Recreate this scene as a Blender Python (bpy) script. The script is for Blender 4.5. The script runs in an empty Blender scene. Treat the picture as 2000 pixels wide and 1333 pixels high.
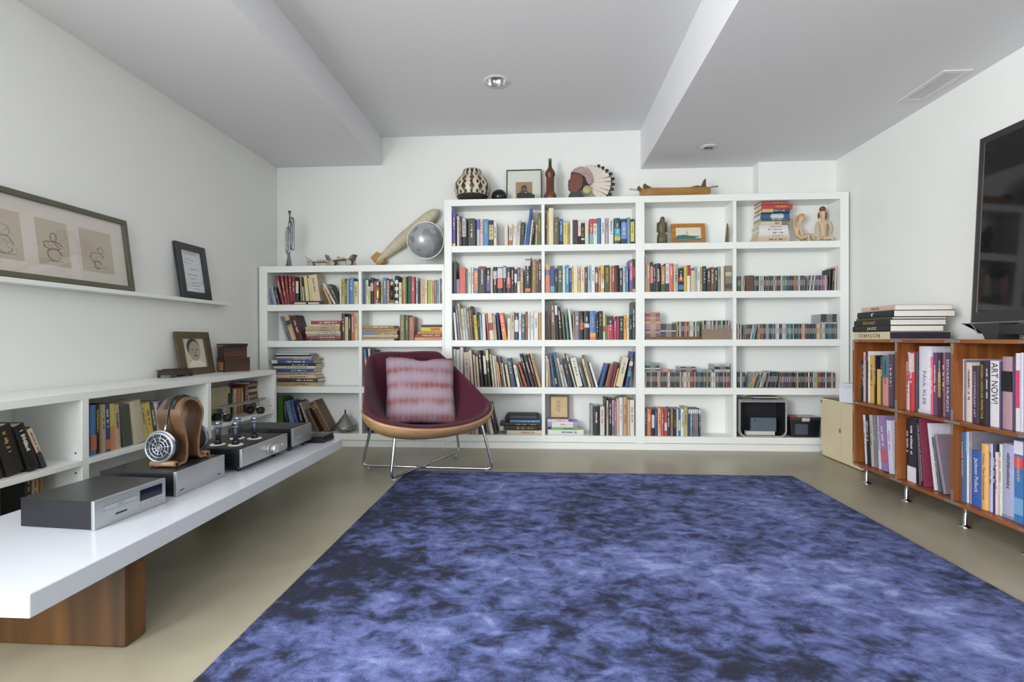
import bpy, bmesh, math, random
import numpy as np
from mathutils import Vector, Matrix, Euler

# ------------------------------------------------------------------ scene, camera, light
scene = bpy.context.scene
C = scene.collection
PI = math.pi
R = math.radians

# camera: 17.3 mm lens, eye 0.91 m above the floor, looking along +Y at the book wall
F = 960.0
CAM = np.array([0.0, 0.0, 0.91])
def _rot(y, p, r):
    cy, sy = math.cos(y), math.sin(y); cp, sp = math.cos(p), math.sin(p); cr, sr = math.cos(r), math.sin(r)
    return (np.array([[cy, -sy, 0], [sy, cy, 0], [0, 0, 1]]) @ np.array([[1, 0, 0], [0, cp, -sp], [0, sp, cp]])
            @ np.array([[cr, 0, sr], [0, 1, 0], [-sr, 0, cr]]))
MC = _rot(R(3.5), R(-0.23), R(0.15))
cam_data = bpy.data.cameras.new('camera')
cam_data.sensor_fit = 'HORIZONTAL'; cam_data.sensor_width = 36.0; cam_data.lens = 36.0 * F / 2000.0
cam_data.clip_start = 0.02
cam = bpy.data.objects.new('camera', cam_data); C.objects.link(cam)
m = Matrix.Identity(4)
for i in range(3):
    m[i][0] = MC[i][0]; m[i][1] = MC[i][2]; m[i][2] = -MC[i][1]; m[i][3] = CAM[i]
cam.matrix_world = m
scene.camera = cam

scene.view_settings.view_transform = 'Standard'
scene.view_settings.look = 'None'
scene.view_settings.gamma = 1.0
scene.view_settings.use_curve_mapping = False
scene.view_settings.exposure = 0.08

scene.cycles.max_bounces = 8; scene.cycles.adaptive_threshold = 0.025
scene.cycles.caustics_reflective = False; scene.cycles.caustics_refractive = False
world = bpy.data.worlds.new('daylight'); scene.world = world
world.use_nodes = True
bg = world.node_tree.nodes['Background']
bg.inputs[0].default_value = (0.80, 0.90, 1.0, 1); bg.inputs[1].default_value = 1.0

def area(name, loc, rot, sx, sy, power, col):
    l = bpy.data.lights.new(name, 'AREA'); l.shape = 'RECTANGLE'; l.size = sx; l.size_y = sy
    l.energy = power; l.color = col
    o = bpy.data.objects.new(name, l); C.objects.link(o); o.location = loc; o.rotation_euler = rot
    return o
# daylight entering by the wide glazed opening in the wall behind the camera and the side window near it
area('window_daylight_rear', (-0.90, -3.22, 1.30), (R(90), 0, 0), 2.6, 2.1, 56, (0.88, 0.93, 1.0))
area('window_daylight_side', (-2.40, -1.45, 1.35), (R(90), 0, R(-90)), 2.4, 1.75, 330, (0.965, 0.98, 1.0))

# pixel of the 2000x1333 photograph -> point on a known plane of the room
def P(px, py, X=None, Y=None, Z=None):
    d = MC @ np.array([px - 1000.0, F, 666.5 - py])
    for i, v in enumerate((X, Y, Z)):
        if v is not None:
            return Vector(CAM + d * ((v - CAM[i]) / d[i]))

# ------------------------------------------------------------------ materials
def lin(h):
    h = h.lstrip('#')
    if len(h) == 3: h = ''.join(c * 2 for c in h)
    out = []
    for i in (0, 2, 4):
        c = int(h[i:i + 2], 16) / 255
        out.append(c / 12.92 if c <= 0.04045 else ((c + 0.055) / 1.055) ** 2.4)
    return (*out, 1.0)

_mats = {}
def new_mat(name):
    mt = bpy.data.materials.new(name); mt.use_nodes = True
    nt = mt.node_tree
    return mt, nt, nt.nodes['Principled BSDF']

def mat(name, col, rough=0.5, metal=0.0, vary=0.06, scale=30.0, bump=0.0, bscale=None, **kw):
    """plain procedural material: base colour gently varied by noise"""
    if name in _mats: return _mats[name]
    mt, nt, b = new_mat(name); L = nt.links.new
    tc = nt.nodes.new('ShaderNodeTexCoord')
    nz = nt.nodes.new('ShaderNodeTexNoise'); nz.inputs['Scale'].default_value = scale; nz.inputs['Detail'].default_value = 1
    L(tc.outputs['Object'], nz.inputs['Vector'])
    mx = nt.nodes.new('ShaderNodeMix'); mx.data_type = 'RGBA'
    c = lin(col)
    mx.inputs['A'].default_value = tuple(max(0, x * (1 - vary)) for x in c[:3]) + (1,)
    mx.inputs['B'].default_value = tuple(min(1, x * (1 + vary)) for x in c[:3]) + (1,)
    L(nz.outputs['Fac'], mx.inputs['Factor']); L(mx.outputs['Result'], b.inputs['Base Color'])
    b.inputs['Roughness'].default_value = rough; b.inputs['Metallic'].default_value = metal
    for k, v in kw.items():
        b.inputs[k.replace('_', ' ')].default_value = v
    if bump:
        n2 = nt.nodes.new('ShaderNodeTexNoise'); n2.inputs['Scale'].default_value = bscale or scale * 4; n2.inputs['Detail'].default_value = 1
        L(tc.outputs['Object'], n2.inputs['Vector'])
        bp = nt.nodes.new('ShaderNodeBump'); bp.inputs['Strength'].default_value = bump; bp.inputs['Distance'].default_value = 0.004
        L(n2.outputs['Fac'], bp.inputs['Height']); L(bp.outputs['Normal'], b.inputs['Normal'])
    _mats[name] = mt
    return mt

def wood(name, c1, c2, axis='Z', scale=3.0, rough=0.4):
    if name in _mats: return _mats[name]
    mt, nt, b = new_mat(name); L = nt.links.new
    tc = nt.nodes.new('ShaderNodeTexCoord'); mp = nt.nodes.new('ShaderNodeMapping')
    s = {'X': (0.6, 9, 9), 'Y': (9, 0.6, 9), 'Z': (9, 9, 0.6)}[axis]
    mp.inputs['Scale'].default_value = tuple(v * scale for v in s)
    L(tc.outputs['Object'], mp.inputs['Vector'])
    nz = nt.nodes.new('ShaderNodeTexNoise'); nz.inputs['Scale'].default_value = 1.0; nz.inputs['Detail'].default_value = 3; nz.inputs['Distortion'].default_value = 0.8
    L(mp.outputs['Vector'], nz.inputs['Vector'])
    rp = nt.nodes.new('ShaderNodeValToRGB')
    rp.color_ramp.elements[0].position = 0.32; rp.color_ramp.elements[0].color = lin(c1)
    rp.color_ramp.elements[1].position = 0.68; rp.color_ramp.elements[1].color = lin(c2)
    L(nz.outputs['Fac'], rp.inputs['Fac']); L(rp.outputs['Color'], b.inputs['Base Color'])
    b.inputs['Roughness'].default_value = rough
    _mats[name] = mt
    return mt

def objcolor(name, rough=0.45, vary=0.12, scale=60.0):
    """material tinted by the object's own colour (books, discs)"""
    if name in _mats: return _mats[name]
    mt, nt, b = new_mat(name); L = nt.links.new
    oi = nt.nodes.new('ShaderNodeObjectInfo'); tc = nt.nodes.new('ShaderNodeTexCoord')
    nz = nt.nodes.new('ShaderNodeTexNoise'); nz.inputs['Scale'].default_value = scale; nz.inputs['Detail'].default_value = 1
    L(tc.outputs['Object'], nz.inputs['Vector'])
    mr = nt.nodes.new('ShaderNodeMapRange'); mr.inputs['To Min'].default_value = .86 - vary; mr.inputs['To Max'].default_value = .86 + vary
    L(nz.outputs['Fac'], mr.inputs['Value'])
    hs = nt.nodes.new('ShaderNodeHueSaturation'); hs.inputs['Saturation'].default_value = .92
    L(oi.outputs['Color'], hs.inputs['Color']); L(mr.outputs['Result'], hs.inputs['Value']); L(hs.outputs['Color'], b.inputs['Base Color'])
    b.inputs['Roughness'].default_value = rough
    _mats[name] = mt
    return mt

def glass(name='clear_glass', rough=0.02, tint='ffffff'):
    if name in _mats: return _mats[name]
    mt, nt, b = new_mat(name); L = nt.links.new
    out = nt.nodes['Material Output']
    tr = nt.nodes.new('ShaderNodeBsdfTransparent'); tr.inputs[0].default_value = lin(tint)
    gl = nt.nodes.new('ShaderNodeBsdfGlossy'); gl.inputs['Roughness'].default_value = rough
    lw = nt.nodes.new('ShaderNodeLayerWeight'); lw.inputs[0].default_value = 0.5
    pw = nt.nodes.new('ShaderNodeMath'); pw.operation = 'POWER'; pw.inputs[1].default_value = 4.0
    ma = nt.nodes.new('ShaderNodeMath'); ma.operation = 'MULTIPLY_ADD'; ma.inputs[1].default_value = 0.85; ma.inputs[2].default_value = 0.035
    L(lw.outputs['Facing'], pw.inputs[0]); L(pw.outputs[0], ma.inputs[0]); fr = ma
    mx = nt.nodes.new('ShaderNodeMixShader')
    L(fr.outputs[0], mx.inputs[0]); L(tr.outputs[0], mx.inputs[1]); L(gl.outputs[0], mx.inputs[2]); L(mx.outputs[0], out.inputs['Surface'])
    _mats[name] = mt
    return mt

# ------------------------------------------------------------------ mesh helpers
def bm_box(bm, x0, x1, y0, y1, z0, z1, mi=0):
    vs = [bm.verts.new(p) for p in ((x0, y0, z0), (x1, y0, z0), (x1, y1, z0), (x0, y1, z0), (x0, y0, z1), (x1, y0, z1), (x1, y1, z1), (x0, y1, z1))]
    fs = []
    for f in ((0, 3, 2, 1), (4, 5, 6, 7), (0, 1, 5, 4), (1, 2, 6, 5), (2, 3, 7, 6), (3, 0, 4, 7)):
        fc = bm.faces.new([vs[i] for i in f]); fc.material_index = mi; fs.append(fc)
    return vs, fs

def bm_lathe(bm, prof, n=32, axis='Z', c=(0, 0, 0), cap=True, mi=0):
    rings = []
    for r, h in prof:
        ring = []
        for i in range(n):
            a = 2 * PI * i / n
            u, v = r * math.cos(a), r * math.sin(a)
            p = {'Z': (u, v, h), 'X': (h, u, v), 'Y': (v, h, u)}[axis]
            ring.append(bm.verts.new((p[0] + c[0], p[1] + c[1], p[2] + c[2])))
        rings.append(ring)
    for a, b in zip(rings, rings[1:]):
        for i in range(n):
            f = bm.faces.new((a[i], a[(i + 1) % n], b[(i + 1) % n], b[i])); f.smooth = True; f.material_index = mi
    if cap:
        bm.faces.new(list(reversed(rings[0]))).material_index = mi
        bm.faces.new(rings[-1]).material_index = mi
    return rings

def bm_tube(bm, pts, r, n=10, closed=False, mi=0):
    pts = [Vector(p) for p in pts]
    rad = r if isinstance(r, (list, tuple)) else [r] * len(pts)
    rings = []; prev = None
    N = len(pts)
    for i, p in enumerate(pts):
        if closed: t = (pts[(i + 1) % N] - pts[i - 1])
        else: t = (pts[min(i + 1, N - 1)] - pts[max(i - 1, 0)])
        t.normalize()
        if prev is None:
            up = Vector((0, 0, 1)) if abs(t.z) < 0.9 else Vector((1, 0, 0))
            u = t.cross(up).normalized()
        else:
            u = (prev - t * prev.dot(t)).normalized()
        prev = u; v = t.cross(u)
        rings.append([bm.verts.new(p + (u * math.cos(2 * PI * k / n) + v * math.sin(2 * PI * k / n)) * rad[i]) for k in range(n)])
    pairs = list(zip(rings, rings[1:])) + ([(rings[-1], rings[0])] if closed else [])
    for a, b in pairs:
        for k in range(n):
            f = bm.faces.new((a[k], a[(k + 1) % n], b[(k + 1) % n], b[k])); f.smooth = True; f.material_index = mi
    if not closed:
        bm.faces.new(list(reversed(rings[0]))).material_index = mi; bm.faces.new(rings[-1]).material_index = mi

def bm_prism(bm, poly, d0, d1, axis='Y', mi=0):
    """extrude a 2D outline; axis Y: poly is (x,z); axis X: (y,z); axis Z: (x,y)"""
    def q(p, d): return {'Y': (p[0], d, p[1]), 'X': (d, p[0], p[1]), 'Z': (p[0], p[1], d)}[axis]
    a = [bm.verts.new(q(p, d0)) for p in poly]; b = [bm.verts.new(q(p, d1)) for p in poly]
    n = len(poly)
    for i in range(n):
        bm.faces.new((a[i], a[(i + 1) % n], b[(i + 1) % n], b[i])).material_index = mi
    bm.faces.new(list(reversed(a))).material_index = mi; bm.faces.new(b).material_index = mi

def spline(pts, k=6, closed=False):
    """Catmull-Rom through points"""
    pts = [Vector(p) for p in pts]; N = len(pts); out = []
    rng = range(N) if closed else range(N - 1)
    for i in rng:
        if closed: a, b, c, d = pts[i - 1], pts[i], pts[(i + 1) % N], pts[(i + 2) % N]
        else: a, b, c, d = pts[max(i - 1, 0)], pts[i], pts[i + 1], pts[min(i + 2, N - 1)]
        for j in range(k):
            t = j / k
            out.append(0.5 * ((2 * b) + (c - a) * t + (2 * a - 5 * b + 4 * c - d) * t * t + (3 * b - a - 3 * c + d) * t ** 3))
    if not closed: out.append(pts[-1])
    return out

def fillet(pts, r, k=5):
    """round the inner corners of a polyline"""
    pts = [Vector(p) for p in pts]; out = [pts[0]]
    for a, b, c in zip(pts, pts[1:], pts[2:]):
        u = (a - b).normalized(); v = (c - b).normalized(); d = min(r, (a - b).length * .45, (c - b).length * .45)
        p, q = b + u * d, b + v * d
        for j in range(k + 1):
            t = j / k
            out.append(p * (1 - t) ** 2 + b * 2 * t * (1 - t) + q * t * t)
    out.append(pts[-1])
    return out

def finish(name, bm, mats=None, parent=None, loc=None, rot=None, bevel=0.0, smooth=False, subsurf=0, recalc=True):
    if recalc: bmesh.ops.recalc_face_normals(bm, faces=bm.faces)
    me = bpy.data.meshes.new(name); bm.to_mesh(me); bm.free()
    if mats is not None:
        for mt in (mats if isinstance(mats, (list, tuple)) else [mats]): me.materials.append(mt)
    if smooth:
        for p in me.polygons: p.use_smooth = True
    o = bpy.data.objects.new(name, me); C.objects.link(o)
    if loc is not None: o.location = loc
    if rot is not None: o.rotation_euler = rot
    if parent is not None: o.parent = parent
    if bevel:
        md = o.modifiers.new('bevel', 'BEVEL'); md.width = bevel; md.segments = 2; md.limit_method = 'ANGLE'; md.angle_limit = R(40)
    if subsurf:
        md = o.modifiers.new('subsurf', 'SUBSURF'); md.levels = subsurf; md.render_levels = subsurf
    return o

def box(name, x0, x1, y0, y1, z0, z1, mt, parent=None, bevel=0.0, **kw):
    bm = bmesh.new(); bm_box(bm, min(x0, x1), max(x0, x1), min(y0, y1), max(y0, y1), min(z0, z1), max(z0, z1))
    return finish(name, bm, mt, parent, bevel=bevel, **kw)

def lathe(name, prof, mt, parent=None, n=32, axis='Z', c=(0, 0, 0), cap=True, **kw):
    bm = bmesh.new(); bm_lathe(bm, prof, n, axis, c, cap)
    return finish(name, bm, mt, parent, **kw)

def tube(name, pts, r, mt, parent=None, n=10, closed=False, **kw):
    bm = bmesh.new(); bm_tube(bm, pts, r, n, closed)
    return finish(name, bm, mt, parent, **kw)

def prism(name, poly, d0, d1, mt, parent=None, axis='Y', **kw):
    bm = bmesh.new(); bm_prism(bm, poly, d0, d1, axis)
    return finish(name, bm, mt, parent, **kw)

def thing(name, label, cat, loc=(0, 0, 0), rotz=0.0, group=None, rot=None):
    o = bpy.data.objects.new(name, None); C.objects.link(o); o.empty_display_size = 0.05
    o.location = loc; o.rotation_euler = rot if rot is not None else (0, 0, rotz)
    o['label'] = label; o['category'] = cat
    if group: o['group'] = group
    return o

def tag(o, label, cat, group=None):
    o['label'] = label; o['category'] = cat
    if group: o['group'] = group
    return o

def struct(o):
    o['kind'] = 'structure'; return o

def stuffpart(o):
    o['kind'] = 'stuff'; return o

def text_mesh(s, size=1.0, width=None, height=None):
    """lettering as a flat mesh centred on the origin in the XY plane, fitted to a width and height"""
    cu = bpy.data.curves.new('lettering', 'FONT'); cu.body = s; cu.align_x = 'CENTER'; cu.align_y = 'CENTER'; cu.extrude = 0.0
    cu.resolution_u = 3
    t = bpy.data.objects.new('lettering', cu); C.objects.link(t)
    bpy.context.view_layer.update()
    me = bpy.data.meshes.new_from_object(t.evaluated_get(bpy.context.evaluated_depsgraph_get()))
    bpy.data.objects.remove(t); bpy.data.curves.remove(cu)
    co = np.zeros(len(me.vertices) * 3); me.vertices.foreach_get('co', co); co = co.reshape(-1, 3)
    lo, hi = co.min(0), co.max(0); co -= (lo + hi) / 2; ext = np.maximum(hi - lo, 1e-6)
    sx = (width / ext[0]) if width else size; sy = (height / ext[1]) if height else sx
    if not width and height: sx = sy
    co[:, 0] *= sx; co[:, 1] *= sy
    me.vertices.foreach_set('co', co.ravel()); me.update()
    return me

def lettering(s, mt, parent, loc, rot, width=None, height=None, name='lettering'):
    me = text_mesh(s, 1.0, width, height); me.materials.append(mt)
    o = bpy.data.objects.new(name, me); C.objects.link(o); o.parent = parent; o.location = loc; o.rotation_euler = rot
    stuffpart(o)
    return o
# text upright facing -Y: rot (90,0,0); facing +X: (90,0,90); facing -X: (90,0,-90)
# ------------------------------------------------------------------ room materials
def wall_mat(name, col, rough=0.75):
    return mat(name, col, rough, vary=0.012, scale=2.0, bump=0.05, bscale=420.0)
WALL = wall_mat('white_wall_paint', 'e9eae6')
CEIL = wall_mat('ceiling_paint', 'e3e3e6')
SHELF = mat('white_shelf_lacquer', 'e9ebe7', 0.35, vary=0.01, scale=3.0)
def concrete():
    mt, nt, b = new_mat('polished_concrete'); L = nt.links.new
    tc = nt.nodes.new('ShaderNodeTexCoord')
    n1 = nt.nodes.new('ShaderNodeTexNoise'); n1.inputs['Scale'].default_value = 2.2; n1.inputs['Detail'].default_value = 8; n1.inputs['Distortion'].default_value = 0.6
    n2 = nt.nodes.new('ShaderNodeTexNoise'); n2.inputs['Scale'].default_value = 40; n2.inputs['Detail'].default_value = 6
    L(tc.outputs['Object'], n1.inputs['Vector']); L(tc.outputs['Object'], n2.inputs['Vector'])
    rp = nt.nodes.new('ShaderNodeValToRGB')
    rp.color_ramp.elements[0].position = 0.3; rp.color_ramp.elements[0].color = lin('918b77')
    rp.color_ramp.elements[1].position = 0.72; rp.color_ramp.elements[1].color = lin('aca68f')
    L(n1.outputs['Fac'], rp.inputs['Fac'])
    mx = nt.nodes.new('ShaderNodeMix'); mx.data_type = 'RGBA'; mx.blend_type = 'MULTIPLY'; mx.inputs['Factor'].default_value = 0.25
    L(rp.outputs['Color'], mx.inputs['A']); L(n2.outputs['Color'], mx.inputs['B'])
    L(rp.outputs['Color'], b.inputs['Base Color'])
    mr = nt.nodes.new('ShaderNodeMapRange'); mr.inputs['To Min'].default_value = 0.22; mr.inputs['To Max'].default_value = 0.42
    L(n1.outputs['Fac'], mr.inputs['Value']); L(mr.outputs['Result'], b.inputs['Roughness'])
    bp = nt.nodes.new('ShaderNodeBump'); bp.inputs['Strength'].default_value = 0.05; bp.inputs['Distance'].default_value = 0.003
    L(n2.outputs['Fac'], bp.inputs['Height']); L(bp.outputs['Normal'], b.inputs['Normal'])
    return mt
# room: X -2.42..2.45, Y -3.2..4.37
XL, XR, YB, YF = -2.42, 2.45, 4.37, -3.2
ZS, ZC, ZR = 2.485, 2.735, 2.394      # left soffit, centre ceiling, right dropped ceiling
struct(box('floor', XL - .1, XR + .1, YF - .1, YB + .1, -.1, 0, concrete()))
struct(prism('wall_back', [(XL - .1, YB), (1.82, YB), (1.82, 4.26), (XR + .1, 4.26), (XR + .1, YB + .12), (XL - .1, YB + .12)], 0, ZC + .1, WALL, axis='Z'))
struct(box('wall_right', XR, XR + .1, YF - .1, 4.26, 0, ZC + .1, WALL))
# left wall with the side window opening near the camera (outside the picture)
def wall_with_hole(name, axis, d0, d1, a0, a1, z0, z1, h):
    bm = bmesh.new()
    ha0, ha1, hz0, hz1 = h
    for (p, q, r, s) in ((a0, ha0, z0, z1), (ha1, a1, z0, z1), (ha0, ha1, z0, hz0), (ha0, ha1, hz1, z1)):
        if axis == 'X': bm_box(bm, d0, d1, p, q, r, s)
        else: bm_box(bm, p, q, d0, d1, r, s)
    bmesh.ops.remove_doubles(bm, verts=bm.verts, dist=1e-5)
    return struct(finish(name, bm, WALL))
wall_with_hole('wall_left', 'X', XL - .1, XL, YF - .1, YB, 0, ZC + .1, (-2.68, -.22, .45, 2.25))
wall_with_hole('wall_front', 'Y', YF - .1, YF, XL - .1, XR + .1, 0, ZC + .1, (-2.2, .4, .2, 2.35))
FRAME = mat('white_window_frame', 'e6e6e2', 0.4)
w1 = struct(box('window_1', -2.2, .4, YF - .08, YF - .03, .2, .25, FRAME))
for x in (-2.2, -1.35, -.5, .35): box('window_frame', x, x + .05, YF - .08, YF - .03, .25, 2.35, FRAME, w1)
box('window_frame', -2.2, .4, YF - .08, YF - .03, 2.3, 2.35, FRAME, w1)
w2 = struct(box('window_2', XL - .08, XL - .03, -2.68, -.22, .45, .5, FRAME))
for y in (-2.68, -1.475, -.27): box('window_frame', XL - .08, XL - .03, y, y + .05, .5, 2.25, FRAME, w2)

# ceilings; the centre one has the round hole of the recessed lamp
LC = Vector((-0.317, 3.48, ZC)); LR = 0.078
def ceiling_with_hole():
    bm = bmesh.new(); n = 40
    x0, x1, y0, y1 = -1.44, .865, YF, YB
    outer = [(x0, y0), (x1, y0), (x1, y1), (x0, y1)]
    ov = [bm.verts.new((x, y, ZC)) for x, y in outer]
    iv = [bm.verts.new((LC.x + LR * math.cos(2 * PI * i / n), LC.y + LR * math.sin(2 * PI * i / n), ZC)) for i in range(n)]
    e = [bm.edges.new((ov[i], ov[(i + 1) % 4])) for i in range(4)] + [bm.edges.new((iv[i], iv[(i + 1) % n])) for i in range(n)]
    bmesh.ops.triangle_fill(bm, use_beauty=True, edges=e)
    for f in list(bm.faces):
        if (f.calc_center_median() - LC).length < LR * .9: bm.faces.remove(f)
    g = bmesh.ops.extrude_face_region(bm, geom=bm.faces[:])
    for v in [v for v in g['geom'] if isinstance(v, bmesh.types.BMVert)]: v.co.z += .1
    return finish('ceiling', bm, CEIL)
struct(ceiling_with_hole())
struct(box('ceiling_left', XL, -1.44, YF, YB, ZS, ZC + .1, CEIL))
struct(prism('ceiling_right', [(.865, YF), (XR, YF), (XR, 4.26), (1.82, 4.26), (1.82, YB), (.865, YB)], ZR, ZC + .1, CEIL, axis='Z'))

# ------------------------------------------------------------------ built-in bookcases
FY, BKY = 4.05, 4.235
ZSH = [1.685, 1.290, 0.902, 0.511, 0.115]
TH = .054
def bookcase(name, label, x0, x1, ztop, uprights, shelves, dividers):
    t = thing(name, label, 'bookcase', ((x0 + x1) / 2, FY, 0))
    ox = (x0 + x1) / 2
    def b(n, xa, xb, ya, yb, za, zb, bev=.002): return box(n, xa - ox, xb - ox, ya - FY, yb - FY, za, zb, SHELF, t, bevel=bev)
    b('top_panel', x0, x1, FY, 4.366 if x1 < 1.8 else 4.256, ztop - TH, ztop)
    if x1 > 1.8: b('top_panel', x0, 1.815, 4.256, 4.366, ztop - TH, ztop)
    for ua, ub in uprights: b('upright', ua, ub, FY, BKY, .055, ztop - TH)
    xs = sorted(uprights)
    for (a, c) in zip(xs, xs[1:]):
        for z in shelves: b('shelf', a[1], c[0], FY + .0012, BKY, z - TH, z)
        for d in dividers:
            if a[1] < d < c[0]:
                zz = [ztop - TH] + list(shelves)
                for zt, zb in zip(zz, zz[1:]):
                    b('divider', d - .013, d + .013, FY + .004, BKY, zb, zt if zt == ztop - TH else zt - TH, .001)
    b('back_panel', x0, x1, BKY, BKY + .015, .055, ztop - TH, 0)
    b('plinth', x0, x1, FY + .022, FY + .04, 0, .055, .001)
    return t
tall = bookcase('tall_bookcase', 'tall white built-in bookcase with four bays and five shelf levels along the back wall', -.811, 2.427, 2.070,
                [(-.811, -.748), (.762, .832), (2.362, 2.427)], ZSH, [.010, 1.547])
low = bookcase('low_bookcase', 'lower white built-in bookcase left of the tall one, trumpet on top', -2.406, -.812, 1.535,
               [(-2.406, -2.334), (-.830, -.812)], [1.207, .900, .511, .115], [-1.529])
SHZ_L = [1.207, .900, .511, .115]
# ------------------------------------------------------------------ books and discs
COVER = objcolor('book_cover', 0.45)
PAGES = mat('book_pages', 'd9cfb4', 0.8, vary=0.12, scale=120)
PAGES_W = mat('bright_book_pages', 'e6e2d8', 0.8, vary=0.10, scale=120)
INK_L = mat('light_spine_lettering', 'e8e2cf', 0.5)
INK_D = mat('dark_spine_lettering', '26242a', 0.5)
INK_R = mat('red_spine_lettering', 'b02c30', 0.5)
INK_G = mat('gold_spine_lettering', 'c8a650', 0.4)
rng = random.Random(7)

def cover_mesh(t, h, d, round_spine):
    """U-shaped cover: rounded spine at y=0, two boards going back to y=d"""
    bm = bmesh.new(); b = min(.0026, t * .16); k = min(.004, t * .22) if round_spine else min(.0008, t * .1)
    out = [(-t / 2, d), (-t / 2, k), (-t * .28, k * .25), (0, 0), (t * .28, k * .25), (t / 2, k), (t / 2, d)]
    inn = [(t / 2 - b, d), (t / 2 - b, k + b), (-t / 2 + b, k + b), (-t / 2 + b, d)]
    bm_prism(bm, out + inn, 0, h, axis='Z')
    me = bpy.data.meshes.new('book'); bmesh.ops.recalc_face_normals(bm, faces=bm.faces); bm.to_mesh(me); bm.free()
    me.materials.append(COVER)
    return me

def dashes(t, h, seedling, style):
    """tiny raised strokes of a spine title (too small to read in the photograph)"""
    bm = bmesh.new(); w = min(t * .22, .008)
    z = h * (.88 if style else .80); end = h * rng.uniform(.30, .5)
    while z > end:
        l = rng.uniform(.002, .0045)
        a = rng.uniform(.55, 1.0)
        bm_box(bm, -w * a, w * rng.uniform(.4, 1.0), -.0006, .0012, z - l, z)
        z -= l + rng.uniform(.0015, .0035)
        if rng.random() < .12: z -= .012
    return bm

def lum(h):
    c = lin(h); return .2 * c[0] + .7 * c[1] + .1 * c[2]

COLNAMES = [('black', '202020'), ('charcoal', '3c3c3c'), ('grey', '8c8c8c'), ('pale grey', 'bdbdbd'), ('white', 'f0eeea'), ('cream', 'e6dcc0'), ('beige', 'cdb68e'),
            ('tan', 'b58a55'), ('brown', '6e4a30'), ('dark brown', '3e2a22'), ('maroon', '5e2030'), ('red', 'b02c2c'), ('coral', 'e0664a'), ('pink', 'e0a8a0'), ('orange', 'e08a38'),
            ('yellow', 'e0c840'), ('mustard', 'b89a40'), ('olive', '70703f'), ('green', '4f8038'), ('dark green', '2a4436'), ('teal', '2f8a94'), ('light blue', '8ab4d2'),
            ('blue', '3878ba'), ('navy', '26345e'), ('purple', '6a4fa8'), ('lavender', 'a396c0'), ('magenta', 'b03280'), ('slate', '50606e')]
def colname(h):
    c = lin(h); g = lambda v: v ** (1 / 2.2)
    return min(COLNAMES, key=lambda n: sum((g(a) - g(b)) ** 2 for a, b in zip(c[:3], lin(n[1])[:3])))[0]
ORD = ['first', 'second', 'third', 'fourth', 'fifth', 'sixth', 'seventh', 'eighth', 'ninth', 'tenth', 'eleventh', 'twelfth', 'thirteenth', 'fourteenth', 'fifteenth', 'sixteenth',
       'seventeenth', 'eighteenth', 'nineteenth', 'twentieth']
TENS = {2: 'twenty', 3: 'thirty', 4: 'forty', 5: 'fifty', 6: 'sixty', 7: 'seventy', 8: 'eighty', 9: 'ninety'}
TENTH = {3: 'thirtieth', 4: 'fortieth', 5: 'fiftieth', 6: 'sixtieth', 7: 'seventieth', 8: 'eightieth', 9: 'ninetieth'}
def ordinal(i):
    if i < 20: return ORD[i]
    t, u = divmod(i + 1, 10)
    return TENTH[t] if u == 0 else TENS[t] + '-' + ORD[u - 1]

def make_book(t, h, d, col, loc, rot, label, group, title=True, pages=None, bands=(), cat='book', roundsp=None, name='book'):
    rs = rng.random() < .45 if roundsp is None else roundsp
    o = bpy.data.objects.new(name if name != 'book' else ('hardcover_book' if rs else 'paperback_book'), cover_mesh(t, h, d, rs)); C.objects.link(o)
    o.color = lin(col); o.location = loc; o.rotation_euler = rot
    tag(o, label, cat, group)
    b = min(.0026, t * .16); k = min(.004, t * .22) if rs else min(.0008, t * .1)
    box('page_block', -t / 2 + b, t / 2 - b, k + b, d - .003, .0025, h - .003, pages or (PAGES if rng.random() < .6 else PAGES_W), o)
    for (bc, z0, z1) in bands:                       # printed colour blocks on the spine
        bo = box('spine_band', -t / 2 + .0002, t / 2 - .0002, -.0005 + (k * .3 if rs else 0) * 0, k + .002, max(.0006, h * z0), min(h * z1, h - .0006), COVER, o); bo.color = lin(bc)
    if title and t > .011:
        base = bands[0][0] if bands and bands[0][2] - bands[0][1] > .5 else col
        ink = INK_D if lum(base) > .32 else rng.choice([INK_L, INK_L, INK_G])
        if lum(base) > .6 and rng.random() < .35: ink = INK_R
        stuffpart(finish('title_lettering', dashes(t, h, 0, rng.random() < .5), ink, o))
    return o

def poly_edges(x0, t, h, a, z):
    """left and right edge of a leaning book's front outline at height z (x0 = foot position)"""
    # leaning left (a>0, top to the left): pivots on its lower left corner; leaning right: on its lower right corner
    if a >= 0: px = x0
    else: px = x0 + t
    c, s = math.cos(a), math.sin(a)
    pts = [(0, 0), (t, 0), (t, h), (0, h)] if a >= 0 else [(-t, 0), (0, 0), (0, h), (-t, h)]
    q = [(px + x * c - zz * s, x * s + zz * c) for x, zz in pts]
    xs = []
    for (xa, za), (xb, zb) in zip(q, q[1:] + q[:1]):
        if (za - z) * (zb - z) <= 0 and abs(za - zb) > 1e-9: xs.append(xa + (xb - xa) * (z - za) / (zb - za))
    return (min(xs), max(xs)) if xs else None

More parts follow.
